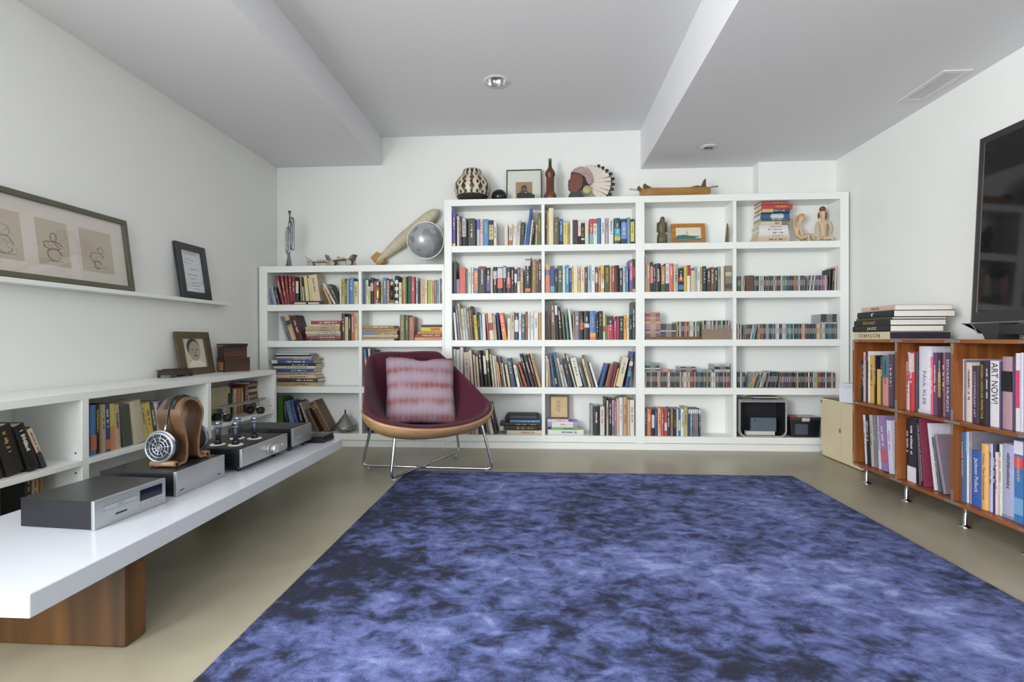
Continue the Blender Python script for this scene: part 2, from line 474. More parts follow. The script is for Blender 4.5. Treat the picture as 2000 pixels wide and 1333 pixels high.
def row(spec, org, sc, zshelf, where, group, yspine=4.075, xmin=-9, xmax=9, maxd=.146, face='Y', zmax=None, cat='book'):
    """a row of standing books. spec lines: foot_left foot_right top lean colour [band lo hi]*, in pixels of an enlarged view of the photograph"""
    prev = []; n = 0; made = []
    items = [l.split() for l in spec.strip().splitlines()]
    for it in items:
        b0, b1, top, lean = (float(v) for v in it[:4]); col = it[4]
        bands = [(it[j], float(it[j + 1]), float(it[j + 2])) for j in range(5, len(it) - 2, 3)]
        if face == 'Y':
            A = P(org[0] + b0 / sc, org[1] + 0, Y=yspine).x; B = P(org[0] + b1 / sc, org[1], Y=yspine).x
            T = P(org[0] + (b0 + b1) / 2 / sc, org[1] + top / sc, Y=yspine).z
            S = (lean / sc) * (B - A) / max(1e-6, (b1 - b0) / sc)
        else:
            sg = 1 if face == '+X' else -1                     # books facing +X run along +Y left to right; facing -X along -Y
            A = P(org[0] + b0 / sc, 800, X=yspine).y * sg; B = P(org[0] + b1 / sc, 800, X=yspine).y * sg
            T = P(org[0] + (b0 + b1) / 2 / sc, org[1] + top / sc, X=yspine).z
            S = (lean / sc) * (B - A) / max(1e-6, (b1 - b0) / sc)
        zl = T - zshelf
        if zmax: zl = min(zl, zmax)
        a = math.atan2(-S, zl)
        t = (B - A) * math.cos(a) - .0006
        t = max(t, .004)
        h = (zl - t * abs(math.sin(a))) / math.cos(a)
        x0 = A
        # keep clear of the neighbours already placed
        ov = 0
        for q in prev[-3:]:
            for i in range(1, 26):
                z = i / 26 * min(zl, q[4])
                e1 = poly_edges(q[0], q[1], q[2], q[3], z); e2 = poly_edges(x0, t, h, a, z)
                if e1 and e2: ov = max(ov, e1[1] - e2[0] + .0006)
        if ov > 0:
            cut = min(ov, t * .35); x0 += ov; t -= cut
        for i in range(0, 27):
            z = i / 26 * zl * .999
            e = poly_edges(x0, t, h, a, z)
            if e:
                if e[0] < xmin: x0 += xmin - e[0] + .0005
                if e[1] > xmax: x0 -= e[1] - xmax + .0005
        prev.append((x0, t, h, a, zl))
        d = min(maxd, max(.09, h * rng.uniform(.62, .72)))
        inset = rng.uniform(0, .012)
        # pivot -> object origin at the middle of the foot
        c, s = math.cos(a), math.sin(a)
        off = t / 2 if a >= 0 else -t / 2
        px = (x0 if a >= 0 else x0 + t)
        ux = px + off * c; uz = zshelf + .0004 + (off * s if a >= 0 else off * s)
        tilt = 'leaning ' if abs(a) > .09 else ''
        size = ('thick ' if t > .034 else 'thin ' if t < .015 else '') + ('tall ' if h > .27 else 'short ' if h < .17 else '')
        label = f"{size}{colname(col)} {tilt}{cat}, {ordinal(n)} from left, {where}"
        if face == 'Y': loc = (ux, yspine - .006 + inset, uz); rot = Euler((0, -a, 0))
        elif face == '+X':
            loc = (yspine - inset, ux, uz); rot = (Matrix.Rotation(PI / 2, 3, 'Z') @ Matrix.Rotation(-a, 3, 'Y')).to_euler()
        else:
            loc = (yspine + inset, -ux, uz); rot = (Matrix.Rotation(-PI / 2, 3, 'Z') @ Matrix.Rotation(-a, 3, 'Y')).to_euler()
        o = make_book(t, h, d, col, loc, rot, label, group, bands=bands, title=rng.random() < .75)
        o['n'] = n
        made.append(o); n += 1
    return made

def flat_stack(spec, org, sc, zbase, where, group, yfront=4.075, face='Y', depth=.14, cat='book', noun='book', zspan=None, lim=None):
    """books lying flat, listed from the bottom: left right thickness_px colour [band lo hi]; spine to the front"""
    z = zbase; out = []
    items = [l.split() for l in spec.strip().splitlines()]
    nitem = len(items)
    for i, it in enumerate(items):
        b0, b1, th = (float(v) for v in it[:3]); col = it[3]
        bands = [(it[j], float(it[j + 1]), float(it[j + 2])) for j in range(4, len(it) - 2, 3)]
        if face == 'Y':
            A = P(org[0] + b0 / sc, 700, Y=yfront).x; B = P(org[0] + b1 / sc, 700, Y=yfront).x; px = (B - A) / ((b1 - b0) / sc)
        else:
            A = -P(org[0] + b0 / sc, 700, X=yfront).y; B = -P(org[0] + b1 / sc, 700, X=yfront).y; px = yfront / F * 1.15 if False else abs(P(1700, 700, X=yfront).z - P(1700, 701, X=yfront).z)
        if lim: A = max(A, lim[0]); B = min(B, lim[1])
        h = B - A; t = max(.0045, th / sc * px * (zspan or 1) - .0004)
        pos = 'bottom' if i == 0 else 'top' if i == nitem - 1 else ordinal(i) + ' up'
        label = f"{colname(col)} {noun} lying flat, {pos} in the {where}"
        # book lying: its height axis runs along the shelf
        if face == 'Y':
            loc = (A, yfront + rng.uniform(-.004, .008), z + t / 2 + .0003); rot = Euler((0, PI / 2, 0))
        else:
            loc = (yfront + rng.uniform(0, .008), -A, z + t / 2 + .0003); rot = (Matrix.Rotation(-PI / 2, 3, 'Z') @ Matrix.Rotation(PI / 2, 3, 'Y')).to_euler()
        o = make_book(t, h, min(depth, max(.1, h * .75)), col, loc, rot, label, group, bands=bands, title=t > .014, cat=cat)
        out.append(o); z += t + .0006
    return z, out

# --- compact discs: one shared jewel-case mesh (clear edges around a printed spine strip)
CDP = mat('clear_disc_case_plastic', '9aa0a2', 0.15, vary=.05)
CDS = objcolor('disc_case_spine', 0.3)
def cd_mesh():
    bm = bmesh.new(); t, h, d = .0100, .125, .140
    bm_box(bm, -t / 2, t / 2, .0015, d, 0, h, 0)
    bm_box(bm, -t / 2 + .0008, t / 2 - .0008, 0, .002, .002, h - .002, 1)
    bm_box(bm, -t * .10, t * .10, -.0002, .0004, .045, h - .035, 2)
    me = bpy.data.meshes.new('compact_disc'); bmesh.ops.recalc_face_normals(bm, faces=bm.faces); bm.to_mesh(me); bm.free()
    for q in (CDP, CDS, INK_L): me.materials.append(q)
    return me
CD = cd_mesh()
def cd_mesh2():
    me = CD.copy(); me.materials[2] = INK_D; return me
CD2 = cd_mesh2()
CDCOL = ['26262a', '2e2e34', '3a3a40', 'd8d6cc', 'e4e2da', 'c8c4b0', '4a4a52', '22262e', '7a2a2a', '9a3a30', '2f5a7a', '3f8f98', 'c8a040', '6a6a60', '8a8a84', 'd8d6cc', '30343a', '3a5a48',
         '5a4a68', 'b8b8b0', '4a3a34', '202226', 'c07048', '2c3c5c']
def cd_obj(loc, rot, col, label, group, sx=1.0, sz=1.0):
    o = bpy.data.objects.new('compact_disc', CD if lum(col) < .32 else CD2); C.objects.link(o)
    o.location = loc; o.rotation_euler = rot; o.color = lin(col); o.scale = (sx, 1, sz)
    tag(o, label, 'disc case', group)
    return o
def cd_row(x0, x1, zshelf, where, group, y=4.085, lean=0.0, special=None, start=0, cols=CDCOL, ht=1.0):
    """upright disc cases from world x0 to x1"""
    x = x0; n = start
    if lean < 0: x += .0
    while x < x1 - .006:
        s = rng.choice([1, 1, 1, 1, 1.35, .62])
        t = .0100 * s + .0005
        if x + t > x1: break
        col = rng.choice(cols)
        a = lean
        off = t / 2
        label = f"{'wide ' if s > 1.2 else 'slim ' if s < .9 else ''}{colname(col)} disc case, {ordinal(n)} from left, {where}"
        cd_obj((x + off * math.cos(a), y + rng.uniform(0, .006), zshelf + .0004 + abs(off * math.sin(a))), (0, -a, 0), col, label, group, s, ht * rng.choice([1, 1, 1, .99]))
        x += t / math.cos(a) + .0012; n += 1
    return n
def cd_stack(xc, z, n, where, group, y=4.085, cols=CDCOL, rotz=0.0, d=.0):
    for i in range(n):
        col = rng.choice(cols)
        pos = 'bottom' if i == 0 else 'top' if i == n - 1 else ordinal(i)
        o = cd_obj((xc + rng.uniform(-.002, .002) - .0625, y + rng.uniform(0, .005) + d, z + .0053), (0, PI / 2, 0), col,
                   f"{colname(col)} disc case lying flat, {pos} {'case' if pos in ('top', 'bottom') else 'up'} of {where}", group)
        z += .0108
    return z
# ------------------------------------------------------------------ books in the tall bookcase
Z1 = ((860, 370), 5.0); Z2 = ((860, 570), 5.0); Z3 = ((1240, 370), 4.762); Z4 = ((1240, 570), 4.762); Z5 = ((860, 740), 5.0); Z6 = ((1240, 740), 4.762)
B1 = (-.7475, -.0035); B2 = (.0235, .7615); B3 = (.8325, 1.5335); B4 = (1.5605, 2.3615)
G = 'books on the white bookcases'
T = 'tall bookcase'
row('''118 148 212 0 6a4fb0 f0d050 0.01 0.08
160 184 262 0 d8d0b8
186 210 262 -4 3a3d33
214 250 280 -2 2a2a30 c9c2c8 0.34 0.99
252 264 285 -3 2a2a2a
270 338 283 0 48463f
340 352 300 0 222224
356 386 285 0 c8ccd8 4a5fc0 0.60 0.95
390 416 290 0 f0c8c0
418 470 292 0 3f8fc8
474 516 300 0 3a3028 d9c080 0.25 0.82
520 548 318 0 eae6de
626 660 340 0 ecd8d0
664 700 330 10 e8dcc8 b8652f 0.01 0.24
704 736 315 12 ece4d4
738 756 300 12 dfe6e6
757 774 290 14 e8e0cc
776 812 320 16 3c3f38
813 830 350 22 5a98c0
832 860 186 42 1f4f9a
866 884 300 26 d8d4c0
886 906 320 16 40382f
926 944 345 6 c8b890
946 985 230 3 6a7040''', *Z1, ZSH[0], f"{T} bay one, top shelf", G, xmin=B1[0], xmax=B1[1])
row('''1026 1040 230 2 5a3830
1042 1056 220 2 d9c040
1058 1105 185 0 ece0c0
1108 1160 270 0 6a6a50
1164 1196 290 0 2a5f9a 22242a 0.02 0.15
1200 1244 325 0 d8dc60
1246 1262 330 0 c89850
1266 1292 290 0 e8eef0
1294 1342 300 0 4a3638
1344 1372 310 0 2c2426 ecdcd0 0.36 0.99
1374 1408 330 0 2a2428 e6dcd0 0.22 0.30
1412 1448 315 0 e6dcc0
1455 1492 290 0 b84a40 80b8c0 0.02 0.42
1494 1530 285 0 f0e8e0 d04040 0.80 0.98
1532 1565 280 0 2f7fb8
1570 1605 275 0 f4f0ec
1610 1643 280 0 b8b4b4
1646 1692 275 0 f0ecea
1700 1760 280 0 2a5a60 40b0c0 0.30 0.60 d8c040 0.14 0.30
1765 1820 290 0 3a3f50 6f8fd8 0.20 0.85
1824 1853 275 0 4f98d0
1858 1895 290 0 2c2c22 d8d040 0.10 0.90''', *Z1, ZSH[0], f"{T} bay two, top shelf", G, xmin=B2[0], xmax=B2[1])
row('''128 152 700 0 3a3f3f
156 188 880 0 8a7aa8
190 246 765 0 e0553f
250 267 780 0 2f8f98
270 300 760 0 e8e0d0
303 322 760 0 f0ece4
326 366 770 0 3f88b8 e08050 0.12 0.90
369 441 752 0 3a3f3f 7a3a30 0.88 0.99
446 486 765 0 34343a 6a4a90 0.10 0.70
488 510 780 0 c8c0a8
513 552 760 0 2c2c34 b8b8c0 0.55 0.85
555 606 760 0 2c3a48 d8d8d8 0.58 0.96 f06040 0.20 0.55
609 641 750 0 2a3040 a8c0d8 0.55 0.97
644 685 760 0 5a4038 c05038 0.20 0.60
687 718 760 0 4a2038
721 746 780 0 3c3430 e0dcd0 0.45 0.80
750 776 758 0 e8e8e8 3048b0 0.45 0.98
779 808 770 0 c09050
826 878 682 0 2c2c34 d8d0d8 0.80 0.97 e87040 0.04 0.14
880 890 665 0 2a2f38
892 934 685 4 a08050
937 954 700 2 7a4a38
957 985 683 0 3a302c''', *Z1, ZSH[1], f"{T} bay one, second shelf", G, xmin=B1[0], xmax=B1[1])
row('''1025 1068 735 0 e87848 e0b040 0.84 0.99 4a5aa0 0.62 0.80
1071 1115 750 0 2f4f90 60b0c8 0.04 0.25
1118 1142 775 0 3a2824
1145 1192 745 0 4f6a58
1195 1218 775 0 ece4e0
1221 1255 742 0 3098b0
1258 1277 770 0 2038a0
1280 1295 775 0 e8d840
1298 1340 740 0 e8e0c8
1343 1366 765 0 f0b8a0 d8b848 0.05 0.50
1369 1406 755 0 eadcc0
1409 1435 760 0 5a4a40
1438 1470 742 0 a8c0d0
1473 1508 740 0 f4f2f0
1511 1536 760 0 6a5a50 d8c8b0 0.40 0.75
1541 1563 790 0 c87868
1566 1599 740 0 e8c840 ece8dc 0.15 0.45
1604 1652 742 0 5a5a48
1655 1671 755 0 e0a83a
1673 1702 748 0 a84848
1704 1745 742 0 2a2220
1749 1780 770 0 3a4448
1783 1808 770 0 c8ccd8
1811 1835 755 0 3090b8
1846 1876 690 0 8a5aa0 c060a0 0.40 0.95
1880 1910 680 0 3a4a30 b03830 0.45 0.75 d8c030 0.02 0.10''', *Z1, ZSH[1], f"{T} bay two, second shelf", G, xmin=B2[0], xmax=B2[1])
row('''144 164 205 -20 ecece4
174 196 140 -30 8a84a0
200 220 115 -34 d8c8a0
224 250 165 -26 c8d0b8
252 272 165 -26 e0e4dc
275 300 160 -26 6a8068
302 320 150 -26 a03030
322 338 140 -28 2f4038
340 372 228 -20 d8c03a
374 392 200 -18 2a3a48
394 411 225 -14 9ab8d8
413 445 220 -10 ecebe6
462 480 210 -22 b04838
483 524 210 -22 e8dcc0 b03040 0.36 0.64
526 554 230 -18 c8a878
565 590 205 -24 2a3a78
610 652 205 -38 f09030 f06038 0.45 0.98
656 685 262 0 ece0c8
687 722 195 0 d8c8a8
725 762 210 0 2a3a70 dfe4ee 0.30 0.75
765 790 210 0 f0efea
793 826 220 0 2f7078
829 850 195 0 b04848
853 878 195 0 f0f0ea
881 912 205 0 f0ece4
915 955 205 0 f2f2f0
959 988 205 0 c89038''', *Z2, ZSH[2], f"{T} bay one, third shelf", G, xmin=B1[0], xmax=B1[1])
row('''1036 1054 190 -8 3a3a30
1056 1074 235 -12 8a3a30
1088 1130 92 -16 6a5a40
1134 1158 125 -20 2a2a2a dfe8e8 0.70 0.98
1162 1196 150 -24 2c2c2a
1202 1226 200 -24 6a6248
1238 1254 222 -22 40a0a8
1274 1298 160 -30 ece4d0
1301 1312 220 -6 c8b898
1314 1358 190 0 8a8490
1361 1399 190 0 2a2c2a c04038 0.36 0.60
1403 1455 190 0 2c2c2c c8ccc8 0.42 0.56
1460 1518 188 0 3f78c8 e8b030 0.10 0.24 f06030 0.01 0.10
1521 1544 215 0 2a2a2a
1547 1585 190 0 202a28
1589 1611 205 0 e0d8b0 c04030 0.30 0.50
1613 1627 230 0 6a8a50
1630 1692 240 0 c03040 3a3a38 0.62 0.99
1696 1720 270 0 b03080
1723 1748 240 0 b02828
1751 1785 240 0 1f4030
1789 1818 235 0 e8a020
1821 1845 225 0 e8e4d8
1848 1872 225 0 2a3028
1876 1904 100 0 4a5048''', *Z2, ZSH[2], f"{T} bay two, third shelf", G, xmin=B2[0], xmax=B2[1])
row('''126 148 560 0 d8c8c0
152 186 565 0 c8d8d0
190 222 545 0 d8ccc8
240 292 590 -14 ccb8a8
298 326 572 -26 dccfc0
336 355 618 -22 e0cca0
362 384 632 -20 d0c8b0
390 420 575 -26 3a2a30
434 460 620 -22 2a2a38 e0e0e0 0.40 0.98
466 492 562 -28 3a4a30 d8c890 0.70 0.98
510 530 610 -34 d8c898
536 554 622 -32 d8dcd8
560 578 625 -36 e0c8a0
580 598 690 -32 e87828
606 622 635 -38 4a5a60
626 642 700 -34 e0e0d8
662 684 712 -36 e0c898
694 734 650 -48 3a5068
752 780 715 -44 ece0c8
792 806 720 -56 7a8a80
826 852 690 -80 b03a28
856 884 605 -88 2a2c30
892 920 620 -84 303234
930 954 610 -88 6a2a38
960 986 605 -88 c0a060''', *Z2, ZSH[3], f"{T} bay one, fourth shelf", G, xmin=B1[0], xmax=B1[1])
row('''1030 1052 625 -6 e0d0b8
1056 1074 655 -14 d0a870
1106 1124 605 -44 3a78b0
1126 1142 640 -42 2a2a38 d89a40 0.10 0.30
1160 1186 595 -62 4a6a80
1192 1214 645 -62 e0d0a8
1222 1244 710 -56 b8b8d0
1250 1286 655 -58 3a3a40
1292 1304 605 -90 6a5a48
1308 1324 620 -88 e8e8e0 3a7048 0.72 0.82
1336 1392 640 -72 e8e0c8
1406 1428 700 -70 4a6a78
1450 1474 655 -76 e0c8a0
1482 1502 620 -92 8a8060
1520 1540 690 -74 ecebe8
1548 1578 700 66 2f4f98
1608 1656 705 54 8a4a30
1660 1688 690 54 6a2048
1690 1704 750 44 e0b040
1712 1774 635 72 e0d4b0
1806 1840 585 62 2a3a80 e0e0d0 0.60 0.72 40a0a8 0.30 0.45''', *Z2, ZSH[3], f"{T} bay two, fourth shelf", G, xmin=B2[0], xmax=B2[1])
row('''262 296 420 -10 d87848
302 330 430 -8 b89080
334 374 415 -8 c8a890
382 412 380 -10 2a3040
416 436 330 -30 5a4a40
490 524 300 -52 dfd0b8
530 562 240 -66 2a2a34''', *Z5, ZSH[4], f"{T} bay one, bottom shelf", G, xmin=B1[0], xmax=-.17)
z, _ = flat_stack('''648 992 40 dcd0b8
578 945 42 2a2c2c d8d0b8 0.0 0.10
580 980 33 2a2420
675 975 28 4f88c8''', *Z5, ZSH[4], f"stack on {T}'s bottom shelf", G, lim=B1)
# black rounded gadget case lying on that stack
bm = bmesh.new()
xa, xb = P(985, 800, Y=4.09).x, P(1054, 800, Y=4.09).x
prof = [(xa, z + .004), (xa + .012, z), (xb - .004, z), (xb, z + .006), (xb - .004, z + .040), (xb - .02, z + .046), (xa + .03, z + .046), (xa + .012, z + .036)]
bm_prism(bm, prof, 4.085, 4.21, 'Y')
gc = finish('gadget_case', bm, mat('black_rubber', '1d1e20', .55), bevel=.004)
tag(gc, 'black rounded gadget case lying on the flat books behind the chair', 'case')
box('panel', xa + .05, xb - .03, 4.083, 4.086, z + .012, z + .034, mat('dark_grey_plastic', '4c5054', .35), gc)
z, _ = flat_stack('''1048 1398 50 e4e0e4
1083 1350 25 60c030
1045 1340 54 b090d0 e8e2ee 0.15 0.85
1045 1250 22 dcd4dc''', *Z5, ZSH[4], f"stack under the small picture", G)
ZPIC = z
row('''1470 1488 258 0 a8a8a8
1492 1556 272 0 2a2c34
1560 1604 275 0 dcd8d0
1608 1620 190 0 2a2a2a
1622 1643 215 0 d8c8a8
1646 1674 200 0 2a2a2a
1676 1698 210 0 b8a0c0 3088a0 0.02 0.30
1701 1718 215 0 c06090
1721 1744 195 0 d0b890
1747 1784 185 0 e4e4e8
1787 1824 180 0 c8a070
1828 1850 205 0 d8b888
1853 1894 210 0 e8e0d8''', *Z5, ZSH[4], f"{T} bay two, bottom shelf", G, xmin=.2, xmax=B2[1])
row('''94 108 620 0 c8b0b8
111 140 680 0 c09060
143 170 678 0 2a4038 d88090 0.30 0.85
173 194 700 0 4a3a50
197 240 690 0 24262a
244 280 715 0 c08848 3f6a30 0.02 0.30
284 316 690 0 3a4a50 d8e8f0 0.30 0.99
319 358 690 0 e0604a
361 402 695 0 b8bca0
407 455 735 0 2a2a2e c04040 0.45 0.60 4a78c0 0.10 0.30
458 484 712 0 d8c040
486 516 705 0 ece4d8 a82830 0.60 0.99
521 559 755 0 dcc8a0
562 578 720 0 a0c8d8
581 608 720 0 e8e6e0
612 628 720 0 d0a850
631 665 715 0 2a3a50
670 703 740 0 4a4a44
706 736 725 0 8a5038
741 769 730 0 2a4a38
772 798 720 0 9aa098
801 835 720 0 e8d8c0
839 898 712 0 8a8470 5a5648 0.10 0.30 c8c0a0 0.60 0.75''', *Z3, ZSH[1], f"{T} bay three, second shelf", G, xmin=B3[0], xmax=B3[1])
row('''96 112 275 0 6a5a58
116 152 285 0 d07838
156 184 290 0 2c2c3c c8c8d0 0.30 0.80
188 210 290 0 3048a0
214 246 280 0 f0a868
249 270 285 0 b86080
273 298 285 0 c03840 e8d0c0 0.20 0.50
301 328 285 0 2a4a58
332 358 280 0 8a7060
362 384 290 0 20242c
387 404 285 0 c8d0d8
406 424 285 0 3868b0 d8c8b0 0.20 0.60
427 456 285 0 ecebe8
460 492 270 0 c0b878
498 514 285 0 5a4870 e0e0e8 0.84 0.99
516 534 285 0 70a0a0 e0e0e8 0.84 0.99
536 553 285 0 407898 e0e0e8 0.84 0.99
555 572 285 0 c05060 e0e0e8 0.84 0.99
574 590 285 0 60988a e0e0e8 0.84 0.99
592 608 285 0 303a58 e0e0e8 0.84 0.99''', *Z6, ZSH[4], f"{T} bay three, bottom shelf", G, xmin=B3[0], xmax=B3[1])
# flat book tower on the top shelf, fourth bay
flat_stack('''1140 1436 50 d8b898
1150 1440 22 e0d4c0
1158 1432 40 e8e4dc
1162 1430 28 eceaea
1158 1425 26 dedee0
1172 1445 44 d8ccb0 7a8a78 0.72 0.99
1174 1446 20 3f5a48
1174 1442 50 2f5a98 b8c8dc 0.36 0.78
1182 1444 14 34383c
1186 1446 34 2a5a70 d8b870 0.0 0.40
1184 1472 48 c03038
1182 1420 24 a8503c''', *Z3, ZSH[0], "tall stack beside seated figures", 'tower of flat books', yfront=4.078, zspan=.965)
# discs
GD = 'disc cases in the right half of the bookcase'
w = f"{T} bay four, second shelf"
def X3(zx): return P(1240 + zx / 4.762, 700, Y=4.085).x
n = cd_row(X3(955), X3(1030), ZSH[1], w, GD)
book = row('1036 1110 800 -6 6a4a38', *Z3, ZSH[1], "disc row, bay four", G, yspine=4.085)
n = cd_row(X3(1116), X3(1590), ZSH[1], w, GD, start=n)
n = cd_row(X3(1606), X3(1690), ZSH[1], w, GD, start=n, lean=-.12)
n = cd_row(X3(1700), X3(1800), ZSH[1], w, GD, start=n, lean=0, cols=['2a262a', '3a3034', 'd8d6cc', 'b04a40', '8a5aa0', 'c8a040'])
row('''1806 1824 742 10 26262a
1832 1848 735 12 3a3038
1856 1872 715 8 d8c0b0''', *Z3, ZSH[1], "right end, bay four, second shelf", G, yspine=4.085, xmax=B4[1])
w = f"{T} bay four, third shelf"
n = cd_row(X3(955), X3(1005), ZSH[2], w, GD)
n = cd_row(X3(1014), X3(1120), ZSH[2], w, GD, start=n, lean=-.2, ht=.98)
n = cd_row(X3(1150), X3(1885), ZSH[2], w, GD, start=n)
cd_stack((X3(1730) + X3(1882)) / 2, ZSH[2] + .126, 7, "pile in bay four", 'flat piles of discs', cols=['7a2a30', '2c2c30', 'd8d8d8', '6a2a38', '3a3a40'])
w = f"{T} bay three, fourth shelf"
n = cd_row(X3(95), X3(888), ZSH[3], w, GD)
for k, (a, b, cnt, nm) in enumerate(((95, 215, 7, 'leftmost disc pile'), (225, 345, 2, 'low red disc pile'), (430, 560, 4, 'middle disc pile'), (585, 715, 2, 'low grey disc pile'), (738, 884, 6, 'rightmost disc pile'))):
    cd_stack((X3(a) + X3(b)) / 2 + (.004 if k == 0 else 0), ZSH[3] + .126, cnt, f"{nm} in bay three", 'flat piles of discs', cols=[['d8d8d0', '7ab0b0', '30343a', '8a5a50'], ['b03038', 'c84a40'], ['2a262a', '7a2a40', 'b0a8a8'], ['a8a8b0', 'b8bcc4'], ['d0d0c8', '2c2a30', 'c0c0b8']][k])
w = f"{T} bay four, fourth shelf"
n = cd_row(X3(955), X3(1042), ZSH[3], w, GD)
n = cd_row(X3(1060), X3(1120), ZSH[3], w, GD, start=n, lean=-.34, cols=['b89a58', 'a88848', 'c8a860'])
n = cd_row(X3(1142), X3(1215), ZSH[3], w, GD, start=n, lean=-.3, cols=['a8c8d0', 'd89a48', '3a3a40'])
n = cd_row(X3(1232), X3(1330), ZSH[3], w, GD, start=n, lean=-.16, cols=['2a262e', '3a3038', '4a4048', 'd8d8d8'], ht=1.04)
n = cd_row(X3(1352), X3(1872), ZSH[3], w, GD, start=n, cols=['1f2230', '26262e', '2a2a38', 'c8ccd0', '2c3050', '7a3038', '30303a', 'd8d8d0', '3a3a44', '8a4038', 'b8c060'])
# third bay, third shelf: disc towers on a wooden board, disc row behind a grey-brown box
wb = box('wooden_board', X3(93), X3(617), 4.075, 4.2, ZSH[2] + .0005, ZSH[2] + .021, wood('disc_board', '6a4228', '8a5a34', 'X'), bevel=.002)
tag(wb, 'flat brown wooden tray under the disc piles in the third bay', 'tray')
zz = cd_stack(X3(162) - .0, ZSH[2] + .022, 19, "tallest disc tower in the third bay", 'flat piles of discs', y=4.08, cols=['c88a48', 'd8a050', 'b06a80', '8a4a70', 'c89080', '5a4a68', 'd8b070', 'a04a40', '8a90a8'])
zz = cd_stack(X3(306) + .002, ZSH[2] + .022, 10, "dark disc tower beside the tallest one", 'flat piles of discs', y=4.08, cols=['2a2a2e', '1f2224', '2f5a60', '3a3a40', 'd0d0c8', '26262a', 'b8c060'])
n = cd_row(X3(388), X3(610), ZSH[2] + .022, f"wooden board in bay three", GD, cols=['d8d6cc', 'e4e2da', '7a2a2a', '3f6a88', '26262a', '5a7a50', 'c8a040', 'd8d6cc', 'c07048'])
n = cd_row(X3(632), X3(890), ZSH[2] + .03, "card box in bay three", GD, y=4.088, cols=['d8d6cc', 'e4e2da', '26262a', 'd8c840', '3a3a3a', 'c8c4b0', '3f6a58'])
db = thing('disc_box', 'grey brown open cardboard box holding discs in the third bay', 'box', (X3(628), 4.078, ZSH[2]))
CB = mat('grey_brown_card', '8a7868', .8, vary=.1)
Wd = X3(894) - X3(628)
box('front_panel', 0, Wd, 0, .004, .0005, .084, CB, db); box('base', 0, Wd, .004, .15, .0005, .028, CB, db)
box('side_panel', -.004, 0, 0, .15, .0005, .084, CB, db); box('side_panel', Wd, Wd + .004, 0, .15, .0005, .084, CB, db)
# ------------------------------------------------------------------ books in the low bookcase
ZA = ((490, 380), 5.0); ZB = ((490, 580), 4.4425)
LA = (-2.3335, -1.5425); LB = (-1.5155, -.8305); LT = 'low bookcase'
row('''200 226 905 -38 6a88c0
232 244 900 -40 c8c8b8
248 276 905 -40 3a4450
296 322 792 -62 8a2028
324 350 792 -46 8a2028
352 374 792 -30 8a2028
376 402 795 -18 8a2028
404 432 800 -6 8a2028
438 464 845 0 2a3a48 e0dcd0 0.48 0.98
482 500 805 -10 8a8468
502 514 900 -14 e4e4e0
536 568 795 -28 e0cf90
576 596 815 -30 e0cc98
604 684 780 -44 dcc8a0
770 790 900 -80 c8a060
800 830 862 -118 e8dcd8
838 858 875 -86 3a4a38
862 874 835 0 e8e8e0
877 911 818 0 c0a850
914 932 850 0 3f8070
934 949 835 0 c8c8a0
952 1000 815 0 3f78b8
1003 1044 850 0 d8c890''', *ZA, SHZ_L[0], f"{LT} left bay, top shelf", G, xmin=LA[0], xmax=LA[1])
row('''1100 1117 820 0 2f6a98
1119 1140 835 0 d8d8c0
1142 1163 900 0 c8d080
1165 1194 815 0 2a2a38 b8b0c0 0.50 0.80
1196 1212 850 0 c04040
1214 1238 850 0 c8b890
1240 1262 855 0 5a4a40
1264 1282 850 0 d0b070
1286 1322 815 0 2f78a8
1326 1348 840 0 d88040
1350 1374 850 0 6a7080
1376 1396 845 0 b0a890
1402 1436 795 0 22242a e4e4e4 0.02 0.12 e4e4e4 0.24 0.36 e4e4e4 0.48 0.60 e4e4e4 0.72 0.84
1442 1470 860 0 e0e0b0
1476 1494 810 0 c07070
1496 1506 800 0 e8d030
1508 1521 805 0 2a6a48
1523 1562 798 0 1f4a40
1564 1598 805 0 c02830
1606 1628 812 0 b8c8d0
1631 1649 850 0 3a3830
1651 1667 835 0 e0d0b0
1669 1694 840 0 e0a870
1696 1718 840 0 e8e0c0
1721 1755 835 0 b8c050
1757 1770 840 0 e8e0b8
1772 1789 845 0 e0a080
1791 1806 835 0 c84838
1809 1832 835 0 40a8b0
1834 1845 820 0 e0e0e0
1852 1882 822 0 7a4a38''', *ZA, SHZ_L[0], f"{LT} right bay, top shelf", G, xmin=LB[0], xmax=LB[1], yspine=4.09, maxd=.135)
row('''304 322 168 -62 8a9098
328 346 170 -66 5a7080
356 396 158 -72 c8a878 34443c 0.62 0.80
402 450 158 -66 4a1a18''', *ZB, SHZ_L[1], f"{LT} left bay, second shelf", G, xmin=LA[0], xmax=LA[1])
row('''784 812 145 0 4a2020
816 844 175 0 c8b888
847 865 165 0 2a2a28
868 892 148 0 b85040
895 930 140 0 d8b878''', *ZB, SHZ_L[1], f"{LT} left bay, second shelf's right end", G, xmin=LA[0], xmax=LA[1])
flat_stack('''525 780 17 2f4a38
482 782 20 a83a30
484 780 20 9aa0a8
474 778 20 d8c898
478 770 18 b8a078
470 768 22 c8b898
500 772 20 d8c8a0
522 775 30 a82820''', *ZB, SHZ_L[1], f"stack on {LT}'s second shelf", 'flat books in the low bookcase')
flat_stack('''968 1240 14 d8d0b8
970 1272 18 b09060
968 1276 14 d0c8b0
970 1270 16 8a8a80
966 1265 18 d8b848 4f88c0 0.0 0.42
968 1280 20 b06a48
968 1240 26 9a9060''', *ZB, SHZ_L[1], f"paper stack on {LT}'s second shelf", 'flat books in the low bookcase', lim=LB)
row('''1290 1330 155 0 8a8468
1337 1366 160 0 3f5a28
1370 1412 175 0 b06048''', *ZB, SHZ_L[1], f"{LT} right bay, second shelf", G, xmin=LB[0], xmax=LB[1])
